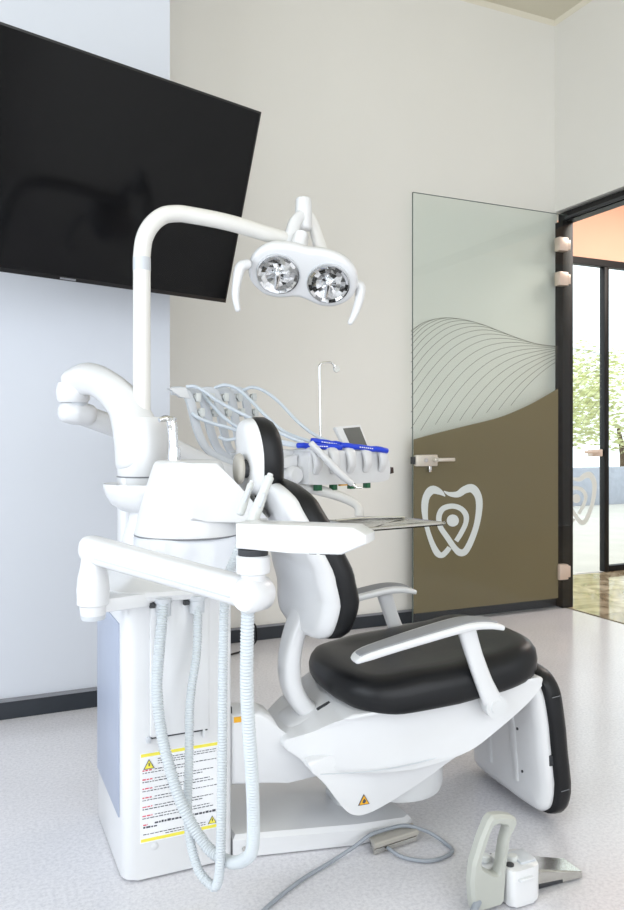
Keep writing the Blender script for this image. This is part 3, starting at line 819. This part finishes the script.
# display panel
dq = [at(346, 448, Y=2.735), at(369.5, 448, Y=2.760), at(360.5, 424, Y=2.800), at(335, 426.5, Y=2.775)]
dn = (dq[1] - dq[0]).cross(dq[3] - dq[0]).normalized()
if dn.y > 0: dn = -dn
def dmap(a, b, h): return (dq[0] * (1 - a) + dq[1] * a) * (1 - b) + (dq[3] * (1 - a) + dq[2] * a) * b + dn * h
ds = obj('display', prism([(0, 0), (1, 0), (1, 1), (0, 1)], -.02, .0, .005, 2, dmap), 'white', con_)
sub('display_screen', prism([(.24, .06), (.93, .06), (.92, .88), (.26, .88)], -.001, .0012, 0, 1, dmap), 'lcd', con_, ds, smooth=False)
obj('console_handle', prism([(.40, 1.000), (.40, 1.022), (.45, 1.030), (.452, 1.006)], .02, .05, .004, 2, cmap), 'brown', con_)
for a, s in ((.055, .012), (.13, .011), (.22, .012), (.30, .010)):
    obj('control_knob', prism([(a - s, .954), (a + s, .954), (a + s, .980), (a - s, .980)], .005, .030, .003, 2, cmap), 'green', con_)
obj('amber_tab', prism([(.155, .968), (.19, .968), (.19, .978), (.155, .978)], .005, .02, .001, 1, cmap), 'amber', con_)
# curved bracket and tray
ta = catmull([cmap(-.02, .98, .10), cmap(.08, .955, .06), cmap(.16, .925, .0), cmap(.19, .895, -.05), cmap(.19, .858, -.06)], 6)
obj('tray_bracket', sweep(bmesh.new(), ta, [(.030, .020), (.028, .02), (.026, .018), (.022, .016), (.028, .016)], 14, power=2.8), 'cream', con_, ang=60)
tr = [(1.198, 2.516), (1.493, 2.476), (1.536, 2.292), (1.213, 2.243)]
tray = thing('instrument_tray', 'thin stainless steel instrument tray beneath the console', 'tray', (1.36, 2.38, .845))
tc_ = [(tr[0][0], tr[0][1]), (tr[1][0], tr[1][1]), (tr[2][0], tr[2][1]), (tr[3][0], tr[3][1])]
obj('tray_plate', pillow(smooth2([(p[0] * .94 + q[0] * .06, p[1] * .94 + q[1] * .06) for p, q in [(tc_[i], tc_[(i + s) % 4]) for i in range(4) for s in (-1, 1)]], 3), [(.01, .843), (0, .846), (0, .852), (.004, .855), (.010, .849)], [(.9, .848), (.1, .848)], flat), 'steel', tray, ang=50)
obj('tray_rail', tube([(1.22, 2.50, .853), (1.35, 2.49, .859), (1.485, 2.468, .857)], .004, 6, 8), 'chrome', tray)
# saline hook
hk = thing('drip_hook', 'thin chrome rod with a hooked top rising behind the console', 'hook', tuple(at(320.5, 441, Y=2.80)))
obj('rod', tube([at(320.5, 441, Y=2.80), at(320, 400, Y=2.80), at(319.5, 372, Y=2.80), at(320, 365, Y=2.80), at(323.5, 362.6, Y=2.80), at(330, 362.4, Y=2.80), at(333.5, 364.5, Y=2.80), at(335, 367.5, Y=2.80)], .0042, 8, 10), 'chrome', hk)
e = at(336.5, 369, Y=2.80)
obj('hook_disc', lathe([(0, -.004), (.013, -.004), (.0145, 0), (.013, .004), (0, .004)], tuple(e), 20, 'Y'), 'chrome', hk)

# instrument tubes from the whips to the cradles
tubes = [
    ([(186, 387, 2.80), (195, 386.5, 2.79), (206, 392.6, 2.78), (218, 401, 2.76), (236, 411, 2.73), (255, 420, 2.71), (280, 433, 2.68), (304, 443, 2.62)], 'pale instrument tube on the whip bar end with the corner plate'),
    ([(214.7, 388, 2.90), (225, 385, 2.88), (237.6, 389, 2.86), (251.7, 401.4, 2.83), (266, 416, 2.79), (285, 432, 2.73), (312, 442, 2.64)], 'pale instrument tube arching highest over the middle of the whip rack'),
    ([(240, 393, 2.97), (246, 389, 2.95), (254, 387.3, 2.94), (266, 392, 2.91), (280, 403, 2.87), (297, 421, 2.81), (315, 435, 2.74), (335, 444, 2.66)], 'pale instrument tube arching outermost towards the hooked rod'),
    ([(203, 392, 2.84), (206, 398, 2.82), (213, 406, 2.80), (223.5, 417, 2.78), (236, 426, 2.74), (247, 431, 2.72), (268, 438, 2.69), (298, 445, 2.62)], 'pale instrument tube sagging through the middle of the rack'),
    ([(192, 413, 2.785), (199, 418, 2.77), (213, 423.5, 2.76), (230, 428, 2.74), (245, 433, 2.72), (270, 441, 2.68), (300, 447, 2.61)], 'pale instrument tube crossing lowest over the whip rack'),
    ([(219, 437, 2.78), (228, 440, 2.76), (243, 437, 2.73), (258, 440, 2.70), (280, 443, 2.66), (302, 446, 2.615)], 'short pale instrument tube curling just above the rack base'),
]
for pts, lb in tubes:
    bm = tube([at(u, v, Y=y) for u, v, y in pts], .0066, 8, 10)
    one('instrument_tube', bm, 'tube', lb, 'tube', 'instrument tubes of the console', origin=tuple(at(*pts[-1][:2], Y=pts[-1][2])), ang=60)
# blue sleeved handpieces
def sleeve(u0, v0, y0, u1, v1, y1, r, label):
    a, b = at(u0, v0, Y=y0), at(u1, v1, Y=y1)
    t = thing('sleeved_handpiece', label, 'handpiece', tuple(a), group='handpieces in blue sleeves')
    obj('sleeve', sweep(bmesh.new(), [a.lerp(b, k / 8) + V(0, 0, .0015 * math.sin(k * 2.2)) for k in range(9)], [r * .9, r * 1.1, r * .95, r * 1.1, r], 14, round_ends=.003), 'blue', t, ang=60)
    d = (b - a).normalized(); q = a.lerp(b, .5)
    bm = bmesh.new(); x = -.03
    while x < .03:
        wd = random.uniform(.004, .008); p = q + d * x
        s_ = V(0, 0, 1)
        n_ = d.cross(s_).normalized()
        if n_.y > 0: n_ = -n_
        bm.faces.new([bm.verts.new(p + d * i + s_ * j + n_ * (r * 1.09)) for i, j in ((0, -.002), (wd, -.002), (wd, .002), (0, .002))]); x += wd + .003
    obj('white_marking', bm, 'paper', t, smooth=False)
sleeve(297.5, 445.5, 2.585, 341, 447, 2.60, .0105, 'short blue sleeved handpiece nearest the white syringe on console')
sleeve(311.5, 440.5, 2.63, 343, 445, 2.63, .0105, 'blue sleeved handpiece lying behind the short one on console')
sleeve(341, 445, 2.605, 387, 450.5, 2.63, .0105, 'long blue sleeved handpiece reaching the far end of console')
sy = thing('syringe', 'white three-way syringe hanging across the console front with a metal tip', 'syringe', tuple(at(345, 480, Y=2.49)))
obj('body', sweep(bmesh.new(), catmull([at(311, 443, Y=2.535), at(325, 458, Y=2.51), at(340, 474, Y=2.495), at(352, 484, Y=2.485)], 5), [.011, .013, .0135, .010], 14, round_ends=.004), 'white', sy, ang=60)
obj('tip', tube([at(352, 484, Y=2.485), at(357, 487.5, Y=2.48), at(361.5, 487.5, Y=2.475)], [.006, .004, .003], 5, 10), 'chrome', sy)

# ------------------------------------------------------------------ dental chair (own frame: x to the foot, y to the far side)
ch = thing('dental_chair', 'white dental chair with black upholstery and two armrests', 'dental chair', (.9, 2.08, 0), math.radians(-4.7), local=True)
CM = Matrix.Translation((.9, 2.08, 0)) @ Matrix.Rotation(math.radians(-4.7), 4, 'Z')
CI = CM.inverted()
def tochair(bm):
    for v in bm.verts: v.co = CI @ v.co
    return bm
xz = lambda a, b, h: V(a, h, b)
# floor base (world outline)
bs = [(.677, 2.022), (1.02, 1.945), (1.18, 1.948), (1.21, 1.972), (1.215, 2.30), (1.18, 2.36), (.677, 2.37)]
bm = bmesh.new()
def zt(x): return interp([(.67, .064), (.95, .060), (1.05, .055), (1.22, .040)], x)
lo = [bm.verts.new((a, b, .004)) for a, b in bs]; hi = [bm.verts.new((a, b, zt(a) - .012)) for a, b in bs]
ins = inset2(bs, .012); hi2 = [bm.verts.new((a, b, zt(a))) for a, b in ins]
n = len(bs)
for A_, B_ in ((lo, hi), (hi, hi2)):
    for i in range(n): bm.faces.new((A_[i], A_[(i + 1) % n], B_[(i + 1) % n], B_[i]))
bm.faces.new(hi2); bm.faces.new(list(reversed(lo)))
fb_ = obj('floor_base', tochair(bm), 'white', ch, ang=30)
obj('bolt', tochair(lathe([(0, -.002), (.006, -.002), (.006, .004), (0, .004)], (.706, 2.013, .028), 12, 'Y')), 'steel', fb_)
# lift arm from the cabinet to the seat, and post
la = [(-.222, .200), (-.222, .392), (-.14, .392), (-.105, .375), (-.085, .34), (-.06, .30), (.1, .28), (.1, .19), (-.06, .185)]
obj('lift_arm', prism(la, -.075, .035, .014, 3, xz), 'white', ch, ang=40)
obj('lift_post', prism(rrect(.12, .28, .0, .13, (.03,) * 4), .045, .24, .004, 2, flat), 'white2', ch)
dr = obj('lift_drum', lathe([(.12, .105), (.135, .110), (.14, .125), (.14, .26)], (.30, -.015, 0), 40), 'white2', ch)
tg = obj('arm_sticker', prism([(-.215, .372), (-.17, .372), (-.17, .387), (-.215, .387)], -.0765, -.0745, 0, 1, xz), 'amber', ch, smooth=False)
# lower housing and seat shell
lh = smooth2([(-.035, .275), (.011, .215), (.066, .140), (.100, .115), (.14, .114), (.202, .133), (.30, .175), (.40, .225), (.47, .262), (.40, .29), (.1, .29)], 4)
low = obj('lower_housing', prism(lh, -.175, .175, .02, 4, xz), 'white', ch, ang=45)
ss = [(-.055, .330), (.0, .355), (.06, .384), (.12, .404), (.36, .416), (.55, .440), (.63, .452), (.668, .448), (.655, .418), (.60, .372), (.50, .310), (.419, .270), (.30, .248), (.14, .241), (.0, .252), (-.058, .282), (-.082, .300), (-.078, .318)]
ssm = smooth2(ss, 4)
sb = prism(ssm, -.236, .236, .030, 5, xz)
for v in sb.verts: v.co.y *= interp([(-.10, .42), (.0, .66), (.12, .9), (.24, 1.0)], v.co.x)
she = obj('seat_shell', sb, 'white', ch, ang=50)
obj('shell_seam', tube([(-.02, -.2265, .265), (.14, -.2265, .252), (.30, -.2265, .259), (.42, -.2265, .284), (.52, -.2265, .338)], .0016, 5, 6), 'pale', ch)
tr_ = [V(.126, -.1755, .147)]
obj('warning_sticker', prism([(.126 - .017, .140), (.126 + .017, .140), (.126, .169)], -.1772, -.1745, 0, 1, xz), 'ink', ch, smooth=False)
st2 = [o for o in ch.children if o.name.startswith('warning_sticker')][-1]
obj('sticker_field', prism([(.126 - .0138, .142), (.126 + .0138, .142), (.126, .1655)], -.178, -.1745, 0, 1, xz), 'amber', st2, smooth=False)
obj('sticker_mark', prism([(.121, .146), (.128, .145), (.132, .151), (.127, .158), (.122, .152)], -.1785, -.1745, 0, 1, xz), 'ink', st2, smooth=False)
# hinge boss where the back strut enters the shell
bo = obj('strut_boss', pillow(smooth2([(-.045, -.068), (.05, -.085), (.11, -.08), (.12, 0), (.11, .08), (.05, .085), (-.045, .068), (-.06, 0)], 4), [(0, 0), (0, .012), (.006, .018), (.02, .020)], [(.1, .020)], lambda a, b, h: V(a, b, .315 + h + .42 * (a + .05))), 'white', ch, ang=50)
obj('boss_slot', prism([(.030, .368), (.088, .392), (.094, .400), (.036, .375)], -.062, -.046, .001, 1, xz), 'dark', bo)
# seat cushion
zb = [(-.02, .445), (.03, .425), (.1, .408), (.2, .400), (.36, .410), (.52, .428), (.62, .446), (.72, .462)]
so = smooth2([(.060, 0), (.068, -.10), (.102, -.19), (.17, -.240), (.3, -.258), (.5, -.255), (.62, -.240), (.685, -.17), (.70, 0), (.685, .17), (.62, .240), (.5, .255), (.3, .258), (.17, .240), (.102, .19), (.068, .10)], 5)
obj('seat_cushion', pillow(so, [(.025, -.006), (.008, .0), (0, .016), (-.002, .045), (.003, .070), (.016, .089), (.034, .098)], [(.88, .101), (.72, .098), (.5, .093), (.25, .091), (.05, .091)], lambda a, b, h: V(a, b, interp(zb, a) + h * interp([(.03, .62), (.12, .86), (.26, 1.0)], a))), 'leather', ch, ang=60)
# backrest
xs = [(.56, .018), (.62, .028), (.70, .036), (.78, .018), (.863, -.017), (.976, -.067), (1.03, -.093)]
bo_ = smooth2([(0, .584), (-.10, .588), (-.170, .604), (-.212, .645), (-.236, .72), (-.238, .80), (-.230, .87), (-.214, .94), (-.180, .992), (-.10, 1.024), (0, 1.032), (.10, 1.024), (.180, .992), (.214, .94), (.230, .87), (.238, .80), (.236, .72), (.212, .645), (.170, .604), (.10, .588)], 4)
bmap = lambda a, b, h: V(interp(xs, b) + h, a, b)
bk = obj('backrest', pillow(bo_, [(.02, -.004), (.004, 0), (0, .014), (0, .038), (.008, .054), (.025, .064)], [(.85, .068), (.6, .062), (.3, .058), (.05, .058)], bmap), 'leather', ch, ang=60)
obj('back_shell', pillow(bo_, [(.010, .004), (.003, .0), (.002, -.012), (.006, -.028), (.020, -.040), (.035, -.044)], [(.8, -.048), (.5, -.050), (.2, -.050), (.05, -.050)], bmap), 'white', ch, ang=60)
# backrest strut
stp = catmull([(.012, 0, .66), (-.008, 0, .61), (-.030, 0, .53), (-.031, 0, .455), (-.010, 0, .395), (.030, 0, .352), (.085, 0, .325)], 7)
obj('back_strut', sweep(bmesh.new(), stp, [(.022, .056), (.025, .052), (.028, .046), (.029, .044), (.028, .044), (.026, .046)], 20, up=(0, 1, 0), power=3.0), 'white', ch, ang=50)
# headrest
hxs = [(.96, -.136), (1.03, -.134), (1.1, -.136), (1.22, -.150)]
ho = smooth2([(0, .982), (-.055, .986), (-.090, 1.012), (-.104, 1.06), (-.104, 1.11), (-.090, 1.165), (-.052, 1.199), (0, 1.207), (.052, 1.199), (.090, 1.165), (.104, 1.11), (.104, 1.06), (.090, 1.012), (.055, .986)], 5)
hmap_ = lambda a, b, h: V(interp(hxs, b) + h, a, b)
obj('headrest', pillow(ho, [(.015, -.003), (.003, 0), (0, .012), (.0, .034), (.010, .052), (.026, .062)], [(.8, .066), (.5, .062), (.1, .06)], hmap_), 'leather', ch, ang=60)
obj('headrest_shell', pillow(ho, [(.008, .002), (.003, -.002), (.006, -.014), (.014, -.026), (.030, -.034)], [(.7, -.038), (.4, -.040), (.1, -.040)], hmap_), 'white', ch, ang=60)
kb = obj('headrest_knob', lathe([(0, -.203), (.034, -.203), (.041, -.199), (.044, -.192), (.041, -.186), (.026, -.184)], (0, -.045, 1.062), 32, 'X'), 'taupe', ch)
obj('knob_shaft', lathe([(.026, -.187), (.026, -.155)], (0, -.045, 1.062), 20, 'X'), 'dark', kb)
obj('headrest_bar', tube([(-.158, 0, 1.01), (-.142, 0, .985), (-.122, 0, .955), (-.10, 0, .92)], [(.016, .010)] * 2, 6, 12), 'steel', ch)
# armrests
for s in (-1, 1):
    y0 = s * .262
    ap = catmull([(.062, y0, .566), (.10, y0, .581), (.25, y0, .612), (.38, y0, .634), (.445, y0, .634), (.49, y0, .624)], 6)
    ar = obj('armrest', sweep(bmesh.new(), ap, [(.006, .022), (.012, .034), (.0125, .042), (.0125, .046), (.0115, .046), (.008, .045)], 20, up=(0, 1, 0), power=4.5, round_ends=.004), 'white', ch, ang=50)
    apc = [p + V(0, s * .004, .011) for p in ap[3:-3]]
    obj('armrest_pad', sweep(bmesh.new(), apc, [(.0025, .020), (.0035, .030), (.0035, .034), (.0035, .034), (.003, .034)], 16, up=(0, 1, 0), power=4, round_ends=.003), 'armgrey', ar, ang=50)
    yp = s * .268
    po = obj('armrest_post', sweep(bmesh.new(), catmull([(.392, yp, .622), (.418, yp, .545), (.448, yp, .47), (.480, yp, .404)], 6), [(.026, .016), (.024, .014), (.025, .014), (.030, .016)], 16, up=(0, 1, 0), power=3.2), 'white', ch, ang=50)
    obj('pivot_cap', lathe([(0, -.026), (.020, -.026), (.027, -.022), (.032, -.012), (.032, .014), (0, .014)], (.480, yp, .402), 28, 'Y'), 'white2', po)
    obj('pivot_shaft', lathe([(.018, -.05), (.018, .05)], (.480, s * .235, .402), 16, 'Y'), 'white2', po)
# footrest
fxs = [(.0, .716), (.1, .728), (.25, .712), (.38, .696), (.47, .676)]
fo = smooth2([(0, .016), (-.13, .017), (-.204, .030), (-.227, .09), (-.228, .25), (-.226, .37), (-.205, .435), (-.15, .462), (0, .468), (.15, .462), (.205, .435), (.226, .37), (.228, .25), (.227, .09), (.204, .030), (.13, .017)], 4)
fmap_ = lambda a, b, h: V(interp(fxs, b) + h, a, b)
fp = obj('footrest_pad', pillow(fo, [(.014, -.004), (.003, 0), (0, .012), (0, .034), (.008, .050), (.022, .058)], [(.85, .062), (.5, .060), (.1, .058)], fmap_), 'leather', ch, ang=60)
fo2 = [(a * .91 - .008, .035 + (b - .035) * .93 + .008) for a, b in fo]
fs = obj('footrest_shell', pillow(fo2, [(.008, .004), (.003, -.002), (.0, -.018), (.010, -.034), (.030, -.042)], [(.85, -.046), (.5, -.050), (.1, -.050)], fmap_), 'white', ch, ang=60)
for y in (-.085, .06):
    obj('shell_rib', sweep(bmesh.new(), [V(interp(fxs, z) - .048, y, z) for z in [.09 + .03 * k for k in range(10)]], [(.006, .012), (.006, .02), (.006, .012)], 10, up=(0, 1, 0), power=3), 'white2', fs, ang=60)
for y, z in ((.14, .16), (-.12, .13), (-.115, .26)):
    obj('screw', lathe([(0, -.052), (.004, -.052), (.004, -.04), (0, -.04)], (interp(fxs, z), y, z), 10, 'X'), 'dark', fs)
for z in (.105, .385):
    obj('stitch', tube([(interp(fxs, z) + .008, -.2285, z), (interp(fxs, z) + .036, -.2285, z + .003)], .0010, 4, 6), 'thread', fp)
obj('shell_clip', box(-.010, .010, -.006, .006, -.016, .016, .003, at=(.712, -.212, .195)), 'dark', fs)

# ------------------------------------------------------------------ junction plate, cable and foot control on the floor
jp = thing('junction_box', 'low steel floor box at the end of the chair base', 'floor box', (1.10, 1.92, 0))
q = [(1.035, 1.882), (1.185, 1.898), (1.195, 1.936), (1.05, 1.930)]
obj('box_body', prism(q, .0, .018, .003, 1, flat), 'steel', jp)
obj('box_lid', prism(inset2(q, -.005), .019, .034, .003, 1, flat), 'taupe', jp)
cab_pts = [(.60, 1.70, .007), (.673, 1.768, .007), (.80, 1.845, .007), (.909, 1.89, .008), (.99, 1.905, .026), (1.04, 1.912, .042), (1.10, 1.918, .044), (1.157, 1.915, .043), (1.215, 1.895, .024), (1.245, 1.85, .007), (1.235, 1.80, .007), (1.16, 1.785, .007), (1.10, 1.83, .007), (1.08, 1.884, .012)]
one('floor_cable', tube(cab_pts, .0052, 8, 10), 'cable', 'grey cable running over the floor and looping round the steel box', 'cable', origin=(.673, 1.768, 0), ang=60)
fpd = thing('foot_control', 'grey foot control with arched handle and steel pedal plate', 'foot pedal', (1.2, 1.57, 0))
FY = 1.56
def fpt(u, v): p = at(u, v, Y=FY); return (p.x, p.z)
outer = [fpt(u, v) for u, v in ((470, 904), (468, 880), (470, 862), (478, 836), (485, 819), (489, 813.5), (500, 812.5), (511, 814), (515, 819), (513, 825), (508, 834), (504, 862), (501, 905))]
outer[0] = (outer[0][0], .004); outer[-1] = (outer[-1][0], .004)
inner = [fpt(u, v) for u, v in ((478.5, 862), (484, 842), (489, 827), (494, 822.5), (501, 823), (504, 826), (500, 842), (496.5, 866), (493, 872), (484, 868))]
# body with a window: bridge outer and inner loops on both faces
bm = bmesh.new()
def resamp(loop, n):
    P = [V(a, b, 0) for a, b in loop] + [V(loop[0][0], loop[0][1], 0)]
    L = sum((b - a).length for a, b in zip(P[:-1], P[1:])); R2 = resample(P, L / n)[:n]
    while len(R2) < n: R2.append(P[-1])
    return [(p.x, p.y) for p in R2]
cI = (sum(p[0] for p in inner) / len(inner), sum(p[1] for p in inner) / len(inner))
NN = 64
def ray_loop(loop, c, n):
    out = []
    for k in range(n):
        a = 2 * PI * k / n; d = Vector((math.cos(a), math.sin(a))); best = None
        for i in range(len(loop)):
            p, q2 = Vector(loop[i]), Vector(loop[(i + 1) % len(loop)]); e_ = q2 - p
            den = d.x * e_.y - d.y * e_.x
            if abs(den) < 1e-9: continue
            w_ = p - Vector(c); t = (w_.x * e_.y - w_.y * e_.x) / den; s_ = (w_.x * d.y - w_.y * d.x) / den
            if t > 0 and -1e-6 <= s_ <= 1 + 1e-6 and (best is None or t < best): best = t
        out.append((c[0] + d.x * best, c[1] + d.y * best))
    return out
RO = ray_loop(outer, cI, NN); RI = ray_loop(smooth2(inner, 3), cI, NN)
def ringy(loop, y, ins): return [V(a, y, b) for a, b in inset2(loop, ins)]
HW = .017
bridge(bm, [ringy(RO, FY - HW + .008, 0), ringy(RO, FY - HW, .007), ringy(RI, FY - HW, -.005), ringy(RI, FY - HW + .006, 0), ringy(RI, FY + HW - .006, 0), ringy(RI, FY + HW, -.005), ringy(RO, FY + HW, .007), ringy(RO, FY + HW - .008, 0)], closed=True)
bmesh.ops.recalc_face_normals(bm, faces=list(bm.faces))
obj('handle_body', bm, 'pedalgrey', fpd, ang=40)
wbk = obj('switch_block', prism(rrect(1.222, 1.318, 1.525, 1.62, (.012, .03, .03, .01)), .004, .092, .006, 2, flat), 'white', fpd, ang=35)
sub('rocker', lathe([(.014, .09), (.014, .098), (.011, .102), (0, .103)], (1.262, 1.575, 0), 20), 'handle', fpd, wbk)
sub('rocker', lathe([(.010, .09), (.010, .096), (0, .098)], (1.238, 1.555, 0), 16), 'dark', fpd, wbk)
sub('button_pad', box(1.265, 1.312, 1.545, 1.60, .09, .098, .003), 'pale', fpd, wbk)
sub('finger_lip', box(1.240, 1.282, 1.516, 1.530, .066, .074, .003), 'white2', fpd, wbk)
obj('rear_housing', box(1.185, 1.25, 1.582, 1.645, .004, .080, .010), 'white2', fpd)
obj('rear_knob', lathe([(.012, .084), (.012, .096), (.008, .100), (0, .100)], (1.205, 1.61, 0), 16), 'handle', fpd)
bm = bmesh.new()
top_ = [V(1.25, 1.59, .066), V(1.475, 1.562, .020), V(1.478, 1.632, .018), V(1.26, 1.665, .064)]
bt = [p - V(0, 0, .005) for p in top_]
bridge(bm, [bt, top_])
obj('pedal_plate', bm, 'steel', fpd, smooth=False)
bm = bmesh.new()
bridge(bm, [[V(1.25, 1.575, .004), V(1.475, 1.560, .004), V(1.475, 1.568, .004), V(1.25, 1.585, .004)], [V(1.25, 1.575, .062), V(1.475, 1.560, .018), V(1.475, 1.568, .018), V(1.25, 1.585, .062)]])
obj('pedal_skirt', bm, 'steel', fpd, smooth=False)
obj('pedal_base', prism([(1.24, 1.57), (1.475, 1.562), (1.482, 1.63), (1.26, 1.66)], .002, .014, .002, 1, flat), 'dark', fpd)
cg = at(474, 897, Y=FY)
obj('cable_gland', tube([(cg.x + .004, FY - .01, .03), (cg.x - .012, FY - .02, .024), (cg.x - .03, FY - .03, .018)], [.010, .009, .007], 5, 12), 'cable', fpd)
one('control_cable', tube([(cg.x - .028, FY - .029, .018), (cg.x - .06, FY - .045, .008), (1.05, 1.47, .007), (.95, 1.42, .007), (.80, 1.44, .007), (.66, 1.56, .007), (.595, 1.685, .007)], .0052, 8, 10), 'cable', 'grey cable leaving the foot control along the floor', 'cable', origin=(1.05, 1.47, 0), ang=60)
# loose cable behind the unit, by the skirting
one('loose_cable', tube([at(229, 655, Z=.006), at(240, 652, Z=.006), at(252, 650, Z=.006), at(250, 646, Z=.006), at(256, 641, Z=.012), at(256, 628, Y=4.1), at(252, 618, Y=4.12), at(252, 600, Y=4.14)], .005, 8, 8), 'black', 'thin black cable trailing down to the skirting behind the unit', 'cable', ang=60)

for o in list(bpy.data.objects):
    if '_w' in o: del o['_w']
